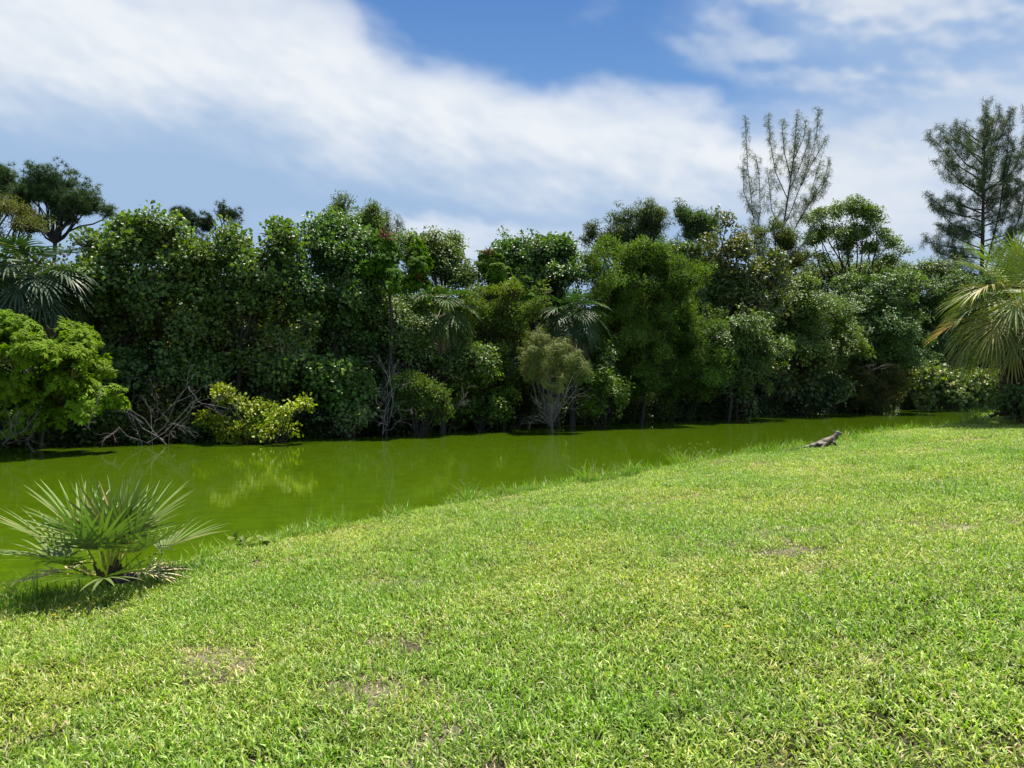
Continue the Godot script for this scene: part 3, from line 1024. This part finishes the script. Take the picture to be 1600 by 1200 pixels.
		for k in 2:
			var tip := [s[1] + R(-25, 25), s[2] + R(-22, 22)]
			var bend := R(0.25, 0.7)
			big.append({"pts": [[1535, s[0] + R(-8, 8)], [lerpf(1535, tip[0], bend) + R(-6, 6), lerpf(s[0], tip[1], bend * R(0.3, 1.0))], [tip[0], tip[1]]], "r": 0.07, "from": 0.25, "deep": 3.4, "w": R(0.6, 1.5)})
	big.append({"pts": [[1540, 420], [1562, 330], [1574, 240], [1578, 172]], "r": 0.09, "from": 0.2})
	big.append({"pts": [[1545, 440], [1590, 350], [1618, 240], [1605, 165]], "r": 0.08, "from": 0.2})
	she_oak("big dark she-oak with drooping wispy foliage at the right edge", 1532, 62, big, 1.5, 5.0, Color(0.5, 0.62, 0.45), spray, 1.15)
	she_oak("small dark wispy she-oak top behind the umbrella tree with red flowers", 612, 40, [
		{"pts": [[612, 640], [608, 400], [604, 330]], "r": 0.12, "root": true, "from": 0.6, "w": 1.0}, {"pts": [[609, 400], [620, 360], [622, 342]], "r": 0.05, "from": 0.1}, {"pts": [[609, 390], [596, 360], [592, 345]], "r": 0.05, "from": 0.1}], 0.7, 10.0, Color(0.8, 0.85, 0.8), spray, 0.9)

	# --- the wall of trees, left to right
	tree("sea_grape_tree", "dense round leaved tree right of the far left fan palm, topmost tip at its crown", "tree", "broadleaved trees lining the far bank", 190, 28, [[205, 372, 40], [150, 398, 38], [255, 385, 38], [170, 440, 48], [240, 445, 52], [130, 470, 40], [210, 515, 58], [285, 425, 35], [275, 510, 45], [140, 540, 40]], grape, M.leaf, W, {"dens": 3.4})
	tree("sea_grape_tree", "dense round leaved tree with dark trunk showing, in front of the small pines", "tree", "broadleaved trees lining the far bank", 365, 28.8, [[360, 385, 34], [425, 372, 34], [322, 405, 36], [398, 420, 50], [340, 465, 45], [452, 400, 34], [445, 450, 42], [330, 540, 45], [455, 525, 45], [400, 560, 42]], grape, M.leaf, Color(1.05, 1.05, 0.9), {"dens": 3.2, "hole": 0.4})
	tree("sea_grape_tree", "dark green glossy tree below the loose olive green tree", "tree", "broadleaved trees lining the far bank", 520, 30.5, [[500, 370, 32], [545, 385, 32], [520, 418, 46], [490, 465, 46], [558, 460, 42], [520, 530, 50], [570, 530, 40]], grape, M.leaf, Color(0.85, 0.97, 1.0), {"dens": 3.4})
	tree("round_tree", "mid green tree between the umbrella tree and the low gap in the skyline", "tree", "", 690, 36, [[650, 385, 20], [672, 382, 22], [700, 392, 24], [730, 405, 22], [690, 420, 30], [740, 435, 26], [655, 410, 22], [625, 385, 16]], grape_b, M.leaf, Color(1.1, 1.1, 1.0), {"dens": 3.6})
	tree("sea_grape_tree", "dark rounded tree right of the low gap in the skyline", "tree", "broadleaved trees lining the far bank", 830, 37, [[800, 398, 26], [838, 392, 28], [868, 400, 26], [780, 425, 28], [830, 430, 42], [880, 430, 30], [795, 465, 35], [860, 470, 35], [885, 395, 14]], grape, M.leaf, Color(0.8, 0.95, 0.95), {"dens": 3.6})
	tree("big_round_tree", "large yellow green rounded tree right of centre, reaching down to the water", "tree", "", 1000, 37.5, [[985, 408, 34], [945, 425, 34], [1028, 415, 34], [1070, 440, 30], [955, 470, 48], [1035, 475, 52], [1000, 540, 58], [955, 560, 40], [1080, 530, 48], [1060, 595, 45], [990, 600, 45], [1110, 585, 40], [945, 385, 12]], small, M.soft_leaf, Color(0.95, 1.05, 1.0), {"dens": 5.5, "deep": 1.4, "fillk": 3, "hole": 0.4})
	tree("pale_leaf_tree", "pale grey green broadleaved tree under the tall thin she-oak", "tree", "", 1150, 43, [[1135, 352, 20], [1110, 395, 30], [1150, 400, 32], [1120, 445, 40], [1175, 450, 38], [1205, 420, 30], [1150, 495, 40], [1125, 365, 18], [1200, 480, 30]], pale, M.leaf, W, {"dens": 2.6, "hole": 0.4})
	tree("round_tree", "small olive crown beside the stem of the thin she-oak", "tree", "", 1210, 47, [[1180, 365, 16], [1210, 362, 18], [1235, 385, 18], [1200, 395, 22], [1245, 410, 20]], small_b, M.soft_leaf, Color(1.1, 1.05, 0.9), {"dens": 3.6, "hole": 0.4})
	tree("round_tree", "green leafy tree below the thin she-oak, right of the shaded bank", "tree", "", 1260, 46, [[1255, 470, 40], [1215, 500, 38], [1292, 500, 42], [1240, 540, 46], [1300, 550, 46], [1180, 540, 36], [1210, 570, 36]], grape_b, M.leaf, Color(1.1, 1.12, 0.95), {"dens": 3.2})
	tree("round_tree", "dark leafy tree below the layered tree, left of the big she-oak", "tree", "", 1370, 49, [[1335, 455, 34], [1378, 460, 36], [1345, 505, 42], [1395, 510, 42], [1425, 455, 30], [1350, 555, 42], [1410, 560, 38]], grape_b, M.leaf, Color(0.85, 1.0, 0.95), {"dens": 3.2})
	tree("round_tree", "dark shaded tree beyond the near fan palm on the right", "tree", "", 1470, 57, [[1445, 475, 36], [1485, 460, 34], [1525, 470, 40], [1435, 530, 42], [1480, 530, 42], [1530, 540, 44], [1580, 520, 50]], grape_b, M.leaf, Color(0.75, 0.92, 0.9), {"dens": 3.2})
	tree("yellow_green_shrub", "yellow green fine leaved bush between the two fan palms of the far bank", "shrub", "", 785, 33.5, [[765, 470, 28], [808, 470, 26], [740, 500, 30], [790, 510, 36], [838, 490, 22], [770, 550, 36], [735, 545, 25]], small, M.soft_leaf, Color(1.15, 1.1, 1.1), {"dens": 4.0, "hole": 0.42})

	for q in [["dark tangled thicket round the stem of the fan palm with the dead skirt", 655, 30.9, [[605, 500, 34], [640, 530, 36], [585, 545, 34], [665, 575, 34], [710, 575, 32], [615, 580, 34], [745, 560, 28], [575, 490, 24]]],
			["dark tangled thicket round the stem of the fan palm beside the big yellow green tree", 880, 33.4, [[905, 565, 28], [935, 555, 32], [880, 590, 24], [925, 600, 30], [800, 570, 30], [830, 600, 28], [775, 590, 28]]],
			["dark tangled thicket filling the shade right of the big yellow green tree", 1140, 40, [[1110, 540, 36], [1150, 560, 36], [1125, 590, 34], [1175, 590, 32], [1095, 610, 28], [1190, 545, 30], [1160, 515, 30]]],
			["dark leafy thicket filling the gap under the small dark crown behind", 1085, 44, [[1080, 410, 26], [1110, 425, 28], [1095, 450, 30], [1140, 470, 34], [1065, 395, 18], [1050, 420, 26]]]]:
		tree("thicket", q[0], "thicket", "dark thickets of the far bank", q[1], q[2], q[3], grape_b, M.leaf, Color(0.85, 0.95, 0.9), {"dens": 3.0, "fillk": 2})

	# --- umbrella trees
	for u in [["umbrella tree with drooping leaf whorls and red flower spikes on its top, left of centre", 605, 29.8, [[600, 385, 18], [636, 392, 16], [588, 428, 20], [622, 440, 18], [656, 415, 16], [572, 420, 14], [604, 410, 18], [650, 445, 15]], [[600, 362, 20], [650, 428, 16]]],
			["small umbrella tree with a red flower spike at the low gap in the skyline", 765, 36, [[762, 402, 14], [775, 412, 13], [752, 415, 13], [766, 430, 16]], [[765, 390, 14]]]]:
		var t := tree("umbrella_tree", u[0], "tree", "umbrella trees", u[1], u[2], u[3], umbrella, M.whorl, Color(0.8, 0.9, 1.0), {"dens": 6.0, "flat": 0.6, "fill": false, "fork": 0.86, "girth": 0.07})
		for s in u[4]:
			var mb := MB.new()
			var c := at(s[0], s[1] + 8, u[2] - 0.5) - t.position
			for k in 26:
				var d: Vector3 = (rdir() + Vector3(0, 0.55, 0)).normalized() * s[2] / F * float(u[2]) * R(0.7, 1.1)
				limb(mb, c, c + d, 0.018, 0.01, 0.08, 4, Color(0.15, 0.05, 0.045) * R(0.7, 1.3))
			part("flower_spikes", mb.mesh(), M.plain, t)
	tree("umbrella_tree", "small umbrella tree with bright leaf whorls above the fine leaved bush", "tree", "umbrella trees", 815, 35, [[812, 455, 16], [775, 428, 12], [830, 462, 12], [800, 465, 14]], umbrella, M.whorl, Color(0.9, 0.95, 1.0), {"dens": 6.0, "flat": 0.6, "fill": false, "fork": 0.86, "girth": 0.07})

	# --- fan palms on the far bank
	sabal("dark fan palm with hanging fronds at the far left", 50, 432, 25.5, 1.95, 40, Color(0.05, 0.085, 0.045), 4)
	sabal("fan palm with a skirt of dead brown fronds below its crown, left of centre", 690, 480, 32.1, 1.6, 34, Color(0.075, 0.13, 0.03), 24)
	sabal("dark fan palm left of the big yellow green tree", 893, 492, 34.6, 1.65, 36, Color(0.055, 0.1, 0.04), 10)

	# --- at the water's edge
	tree("umbrella_tree", "bright green umbrella tree spreading over the water at the far left", "tree", "umbrella trees", 70, 21.6, [[30, 512, 32], [95, 515, 30], [132, 528, 24], [52, 548, 38], [118, 555, 34], [-10, 560, 40], [20, 595, 36], [80, 600, 40], [158, 578, 26], [172, 625, 20], [128, 640, 26], [60, 640, 30], [-20, 520, 34], [95, 575, 30], [10, 640, 36], [90, 650, 26], [40, 665, 22], [-30, 640, 40]], umbrella, M.whorl, Color(1.5, 1.35, 1.0), {"dens": 3.2, "flat": 0.38, "deep": 1.2, "hole": 0.37, "foot_back": 3.0, "bark": Color(0.1, 0.09, 0.08)})
	tree("lime_shrub", "lime green shrub leaning out low over the water", "shrub", "", 440, 26.3, [[430, 662, 13], [402, 646, 12], [376, 632, 11], [352, 617, 9], [344, 612, 6], [446, 650, 12], [462, 640, 11], [476, 632, 8], [402, 672, 11], [372, 670, 10], [346, 665, 9], [322, 656, 7], [352, 682, 8], [376, 684, 8], [420, 640, 11], [442, 668, 12], [458, 672, 11], [415, 678, 12], [390, 655, 9]], lime, M.leaf, Color(1.1, 1.1, 1.0), {"dens": 9.0, "flat": 0.45, "deep": 2.6, "fill": false, "hole": 0.3, "size": 0.9})
	tree("olive_bush", "olive green fine leaved bush right of the bare grey twigs", "shrub", "", 655, 29.6, [[640, 596, 18], [668, 612, 20], [640, 625, 18], [688, 645, 18], [618, 598, 12], [660, 640, 20], [690, 622, 14]], small, M.soft_leaf, Color(1.05, 1.05, 1.3), {"dens": 4.5, "hole": 0.43, "flat": 0.6, "deep": 1.8})
	tree("feathery_bush", "feathery yellow olive bush above a tangle of grey roots, centre of the far bank", "shrub", "", 862, 31.6, [[830, 555, 20], [868, 545, 22], [892, 570, 20], [850, 580, 24], [828, 582, 14], [905, 590, 12], [840, 530, 16], [870, 600, 16]], feather, M.needle, W, {"dens": 14.0, "bark": Color(0.2, 0.19, 0.17)})
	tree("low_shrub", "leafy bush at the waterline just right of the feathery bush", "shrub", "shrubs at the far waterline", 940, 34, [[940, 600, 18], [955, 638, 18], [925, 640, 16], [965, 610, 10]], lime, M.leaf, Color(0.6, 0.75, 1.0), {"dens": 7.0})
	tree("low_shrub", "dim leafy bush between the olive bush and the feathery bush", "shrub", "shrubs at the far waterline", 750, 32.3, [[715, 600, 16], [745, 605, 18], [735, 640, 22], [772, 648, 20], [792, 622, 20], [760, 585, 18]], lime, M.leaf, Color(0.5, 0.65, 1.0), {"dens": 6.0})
	tree("low_shrub", "small pale leaved sprig at the waterline left of the bare grey twigs", "shrub", "shrubs at the far waterline", 552, 28.6, [[550, 658, 11], [565, 652, 9], [535, 664, 9]], pale, M.leaf, Color(1.3, 1.4, 1.3), {"dens": 9.0, "size": 0.8})
	tree("low_shrub", "pale leaved bush standing in the shade at the waterline right of the big rounded tree", "shrub", "shrubs at the far waterline", 1160, 41.8, [[1160, 628, 14], [1148, 612, 9], [1170, 638, 10]], pale, M.leaf, Color(1.0, 1.1, 1.0), {"dens": 6.0})
	tree("low_shrub", "glossy leaved shrubs under the green tree right of the shaded bank", "shrub", "shrubs at the far waterline", 1255, 46, [[1220, 600, 26], [1265, 592, 28], [1300, 610, 26], [1245, 628, 20], [1200, 630, 14], [1285, 632, 14]], pale, M.leaf, Color(0.8, 1.0, 0.9), {"dens": 3.4})
	tree("low_shrub", "brownish olive bush right of the glossy shrubs", "shrub", "shrubs at the far waterline", 1370, 49, [[1350, 590, 26], [1400, 600, 26], [1370, 560, 26], [1340, 620, 18], [1390, 625, 18]], small_b, M.soft_leaf, Color(1.1, 0.9, 0.9), {"dens": 7.0})
	tree("low_shrub", "broad pale leaved shrubs at the far end of the canal", "shrub", "shrubs at the far waterline", 1485, 51.5, [[1440, 592, 18], [1470, 600, 20], [1505, 605, 20], [1540, 600, 20], [1490, 622, 12], [1450, 625, 12], [1535, 625, 12], [1570, 610, 20]], pale, M.leaf, Color(1.5, 1.6, 1.4), {"dens": 3.2, "size": 1.4})
	tree("low_shrub", "dark broadleaved bush below the left trees, behind the lime shrub", "shrub", "shrubs at the far waterline", 470, 29.2, [[440, 585, 30], [485, 580, 34], [530, 590, 34], [560, 620, 28], [500, 625, 30], [420, 600, 28]], grape, M.leaf, Color(0.85, 1.0, 0.9), {"dens": 3.4})
	tree("low_shrub", "dark broadleaved bush between the bright umbrella tree and the lime shrub", "shrub", "shrubs at the far waterline", 250, 28, [[210, 580, 40], [260, 570, 40], [310, 590, 36], [290, 620, 28], [240, 625, 26]], grape, M.leaf, Color(0.8, 0.95, 0.9), {"dens": 4.2})
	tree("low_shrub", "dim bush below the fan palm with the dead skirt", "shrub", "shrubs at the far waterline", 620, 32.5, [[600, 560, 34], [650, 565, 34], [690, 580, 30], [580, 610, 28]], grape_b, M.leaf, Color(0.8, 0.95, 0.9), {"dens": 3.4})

	# --- bare twigs
	dead_branches("tangle of bare grey branches beside the bright umbrella tree", 245, 690, 25.6, 75, 95, 9, Vector3(0.15, 0, 0.1), Color(0.2, 0.18, 0.19), "bare branches at the far waterline")
	dead_branches("bare pale grey twigs left of the olive bush", 600, 668, 29.2, 35, 95, 10, Vector3(-0.1, 0, 0.1), Color(0.3, 0.29, 0.28), "bare branches at the far waterline")
	dead_branches("tangle of bare grey stems under the feathery bush", 858, 660, 31.2, 40, 60, 11, Vector3(0, 0, 0.1), Color(0.2, 0.185, 0.17), "bare branches at the far waterline")
	dead_branches("bare bent branches hanging at the left edge below the bright umbrella tree", 15, 690, 22.6, 55, 60, 5, Vector3(0, 0, 0.2), Color(0.24, 0.22, 0.2), "bare branches at the far waterline")
	dead_branches("bare twigs under the right side of the bright umbrella tree", 140, 668, 22.6, 35, 45, 3, Vector3(0.2, 0, 0.1), Color(0.25, 0.22, 0.2), "bare branches at the far waterline")
	dead_branches("thin bare twigs hanging in the shade right of centre", 1200, 625, 44.5, 40, 70, 5, Vector3(0, 0, 0.1), Color(0.2, 0.18, 0.17), "bare branches at the far waterline")

	dead_branches("bent bare twigs in front of the dark broadleaved bush behind the lime shrub", 470, 575, 28.0, 40, 35, 3, Vector3(-0.2, 0, 0.2), Color(0.2, 0.18, 0.16), "bare branches at the far waterline")
	dead_branches("long bare twig among the leaves below the layered tree", 1340, 580, 46.5, 45, 25, 3, Vector3(0.3, 0, 0.2), Color(0.24, 0.22, 0.2), "bare branches at the far waterline")
	dead_branches("short pale twigs in the dim bush left of the feathery bush", 715, 640, 30.6, 25, 40, 4, Vector3(0, 0, 0.2), Color(0.26, 0.24, 0.22), "bare branches at the far waterline")

	# --- the wood behind and the undergrowth, which read as one mass
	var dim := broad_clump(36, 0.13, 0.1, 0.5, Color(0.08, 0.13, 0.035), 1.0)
	var under := PackedFloat32Array()
	var wood := PackedFloat32Array()
	for i in 46000:
		var x := R(-30, 50)
		var f := pow(rng.randf(), 1.3) * 9.0 - 1.2
		var d := along(FAR, x) + f / 0.84 + 0.6 * noise.get_noise_2d(x * 90.0, 5.0)
		var tall := 1.1 + 4.6 * smoothstep(-0.8, 4.5, f) * (1.0 + 0.5 * smoothstep(8.0, 30.0, x)) + 2.0 * noise.get_noise_2d(x * 60.0, f * 20.0)
		var y := maxf(height(x, d), 0.0) + R(0.05, 1.0) * tall
		var k := 1.1 + 0.9 * noise.get_noise_3d(x * 45.0, y * 45.0, d * 30.0)
		var warm := 1.0 + 0.4 * noise.get_noise_3d(x * 30.0 + 70.0, y * 20.0, d * 20.0)
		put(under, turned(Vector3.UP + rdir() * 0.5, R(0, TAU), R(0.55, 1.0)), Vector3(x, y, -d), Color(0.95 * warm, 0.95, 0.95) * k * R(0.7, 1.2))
	for i in 20000:
		var x := R(-45, 75)
		var f := R(5.0, 30.0)
		var d := along(FAR, x) + f / 0.84
		var px := x / maxf(d, 1.0) * F + 800.0
		var tall := 6.8 + 1.4 * noise.get_noise_2d(x * 25.0, f * 25.0) + 3.0 * smoothstep(900.0, 1300.0, px)
		var y := height(x, d) + R(0.0, 1.0) * tall
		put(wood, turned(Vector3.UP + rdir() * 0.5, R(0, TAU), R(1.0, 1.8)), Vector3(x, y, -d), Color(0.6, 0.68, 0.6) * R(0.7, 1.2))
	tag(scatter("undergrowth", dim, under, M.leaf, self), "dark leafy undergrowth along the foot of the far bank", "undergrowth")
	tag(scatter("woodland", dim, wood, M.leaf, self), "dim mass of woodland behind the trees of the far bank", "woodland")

func near_things() -> void:
	# young fan palm on the bank
	var foot := on_lawn(168, 918)
	var t := thing("young_fan_palm", foot, "young fan palm with stiff pointed fronds on the near bank at lower left", "palm")
	for i in 17:
		var f := i / 17.0
		var fr := part("frond", fan_frond(lerpf(1.45, 0.42, f), lerpf(0.42, 0.55, f), R(0.52, 0.68), 0.15, lerpf(0.7, 1.3, f), 22, 0.02, Color(0.18, 0.25, 0.07) * R(0.75, 1.2), 1.7, 0.07, 2.0), M.palm, t)
		fr.rotation.y = i * 2.399 + R(-0.25, 0.25)
		fr.position = Vector3(R(-0.05, 0.05), 0.04, R(-0.05, 0.05))
	for k in 4:
		var fr := part("dead_frond", fan_frond(R(-0.05, 0.25), R(0.3, 0.45), R(0.4, 0.5), 0.12, 1.6, 16, 0.011, Color(0.5, 0.44, 0.26) * R(0.8, 1.1), 1.2), M.dry, t)
		fr.rotation.y = [-1.9, 1.4, -1.2, 2.4, -0.5, 0.4, -2.6][k]
		fr.position = Vector3(0, 0.12, 0)
	for k in 9:                                          # old leaf bases round the stem
		var mb := MB.new()
		var a := k * 2.399
		var o := Vector3(cos(a), 0, sin(a))
		mb.tube([o * 0.05, o * 0.07 + Vector3(0, 0.12, 0), o * 0.12 + Vector3(0, 0.24 + 0.05 * sin(k), 0)], [0.035, 0.03, 0.012], 6, Color(0.10, 0.085, 0.05) * R(0.8, 1.3))
		part("leaf_base", mb.mesh(), M.bark, t)
	# stone beside it
	var sf := on_lawn(196, 914)
	var rock := SphereMesh.new()
	rock.radius = 0.12; rock.height = 0.16; rock.radial_segments = 22; rock.rings = 12
	var arr := rock.get_mesh_arrays()
	var vs: PackedVector3Array = arr[Mesh.ARRAY_VERTEX]
	var cs := PackedColorArray()
	for i in vs.size():
		var k := 1.0 + 0.55 * noise.get_noise_3dv(vs[i] * 700.0) + 0.2 * noise.get_noise_3dv(vs[i] * 2500.0)
		vs[i] = Vector3(vs[i].x * 1.05, vs[i].y, vs[i].z * 0.8) * k
		cs.append(Color(0.11, 0.095, 0.09) * (1.0 + 0.5 * noise.get_noise_3dv(vs[i] * 2000.0)))
	arr[Mesh.ARRAY_VERTEX] = vs
	arr[Mesh.ARRAY_COLOR] = cs
	var rm := ArrayMesh.new()
	rm.add_surface_from_arrays(Mesh.PRIMITIVE_TRIANGLES, arr)
	var st := SurfaceTool.new()
	st.create_from(rm, 0)
	st.generate_normals()
	var rk := part("stone", st.commit(), M.bark, self)
	rk.position = sf + Vector3(0, 0.05, 0)
	tag(rk, "dark grey stone at the foot of the young fan palm", "stone")
	# fallen leaf
	var lm := MB.new()
	leaf(lm, Vector3(-0.05, 0, 0), Vector3(1, 0.45, 0), Vector3(0, 1, 0.6), 0.11, 0.08, Color(0.5, 0.2, 0.03))
	var fl := part("fallen_leaf", lm.mesh(), M.grass, self)
	fl.position = on_lawn(222, 898) + Vector3(0, 0.06, 0)
	tag(fl, "orange fallen leaf beside the dark grey stone", "leaf")
	# trailing vine at the edge
	var vf := on_lawn(392, 856)
	var vine := thing("trailing_vine", vf, "low broad leaved vine at the lawn edge right of the young fan palm", "vine")
	var stem := MB.new()
	limb(stem, Vector3(-0.22, 0.03, 0.02), Vector3(0.25, 0.08, -0.05), 0.006, 0.003, 0.12, 4, Color(0.15, 0.16, 0.05))
	part("stem", stem.mesh(), M.plain, vine)
	for k in 14:
		var mb := MB.new()
		leaf(mb, Vector3.ZERO, Vector3(R(-1, 1), R(0, 0.5), R(-1, 1)), Vector3(R(-0.4, 0.4), 1, R(0.0, 0.6)), R(0.08, 0.13), 0.09, shade_of(Color(0.16, 0.24, 0.03), 0.3))
		part("leaf", mb.mesh(), M.soft_leaf, vine).position = Vector3(lerpf(-0.24, 0.26, k / 13.0), R(0.05, 0.12), R(-0.06, 0.06))
	# long grass on the bank
	weed("single tussock of long grass on the lawn edge near the centre of the photo", 735, 782, 46, 0.34, 0.09, true)
	weed("two tufted clump of tall grass on the bank, right of the centre tussock", 925, 752, 60, 0.42, 0.2, true)
	weed("short clump of grass just right of the two tufted clump", 985, 742, 40, 0.34, 0.16, false)
	weed("bushy tussock of arching grass on the bank left of the iguana", 1065, 726, 70, 0.4, 0.16, true)
	weed("feathery grass clump behind the bare sandy spot left of the iguana", 1112, 716, 60, 0.36, 0.22, true)
	weed("line of long grass blades right in front of the iguana's head", 1335, 690, 50, 0.34, 0.3, false)
	weed("long grass behind the iguana's tail", 1225, 708, 70, 0.34, 0.4, false)
	weed("yellowish upright grass clump at the far right end of the bank", 1518, 664, 70, 0.5, 0.2, true)
	weed("long grass at the left edge beside the young fan palm", 15, 945, 90, 0.4, 0.22, false)
	weed("small tuft of blades on the lawn edge right of the trailing vine", 455, 842, 40, 0.2, 0.12, false)
	weed("few thin blades on the lawn edge left of the centre tussock", 535, 824, 40, 0.18, 0.16, false)
	# yellow flowers in the lawn
	for w in [[1138, 998, "single yellow flower low in the lawn right of centre"], [1525, 860, "tiny yellow flower in the lawn near the right edge"], [82, 975, "tiny orange yellow flower in the lawn below the young fan palm"]]:
		var fm := MB.new()
		for k in 6: leaf(fm, Vector3(0, 0.07, 0), Vector3(cos(k * 1.05), 0.25, sin(k * 1.05)), Vector3.UP, 0.018, 0.012, Color(0.65, 0.42, 0.02))
		leaf(fm, Vector3.ZERO, Vector3.UP, Vector3.RIGHT, 0.07, 0.004, Color(0.1, 0.2, 0.03), false)
		var fo := part("wildflower", fm.mesh(), M.grass, self)
		fo.position = on_lawn(w[0], w[1])
		tag(fo, w[2], "flower", "yellow flowers in the lawn")
	iguana()
	near_palm()

func near_palm() -> void:
	var base := at(1598, 652, 16.0)
	base.y = height(base.x, 16.0) - 0.05
	var heart := at(1600, 490, 16.0) - base
	var t := thing("fan_palm", base, "big fan palm with drooping yellow tipped fronds at the right edge of the lawn", "palm")
	part("trunk", palm_trunk(heart.y, 0.3, 0.0)[0], M.bark, t)
	var n := 0
	var y := 0.1
	while y < heart.y - 0.15:                            # crossed old leaf bases all up the trunk
		for k in 9:
			var a := TAU * k / 9.0 + n * 0.35
			var o := Vector3(cos(a), 0, sin(a))
			var s := Vector3(-sin(a), 0, cos(a))
			var mb := MB.new()
			mb.tube([o * 0.28 + Vector3(0, y, 0), o * 0.36 + s * 0.05 + Vector3(0, y + 0.14, 0), o * 0.43 + s * 0.1 + Vector3(0, y + 0.27, 0)], [0.06, 0.055, 0.028], 5, Color(0.2, 0.155, 0.115) * R(0.6, 1.3))
			part("leaf_base", mb.mesh(), M.bark, t)
		y += 0.17
		n += 1
	for i in 54:
		var f := i / 54.0
		var rise := lerpf(1.3, -0.6, pow(f, 0.85)) + R(-0.1, 0.1)
		var col := Color(0.185, 0.23, 0.07) * R(0.75, 1.2)
		if i % 7 == 3: col = Color(0.26, 0.24, 0.06)
		var fr := part("frond", fan_frond(rise, R(0.55, 0.85), R(0.75, 0.95), 0.7, 0.95 if i < 9 else 1.6, 36, 0.018, col, 1.6, 0.06), M.palm, t)
		fr.position = heart
		fr.rotation.y = i * 2.399 + R(-0.25, 0.25)
	var fo := part("frond", fan_frond(0.05, 1.1, 0.7, 0.5, 0.9, 34, 0.016, Color(0.36, 0.22, 0.035), 1.2), M.palm, t)
	fo.position = heart
	fo.rotation.y = -1.75
	fo.set_meta("label", "orange yellow frond")
	# dark bush at its foot
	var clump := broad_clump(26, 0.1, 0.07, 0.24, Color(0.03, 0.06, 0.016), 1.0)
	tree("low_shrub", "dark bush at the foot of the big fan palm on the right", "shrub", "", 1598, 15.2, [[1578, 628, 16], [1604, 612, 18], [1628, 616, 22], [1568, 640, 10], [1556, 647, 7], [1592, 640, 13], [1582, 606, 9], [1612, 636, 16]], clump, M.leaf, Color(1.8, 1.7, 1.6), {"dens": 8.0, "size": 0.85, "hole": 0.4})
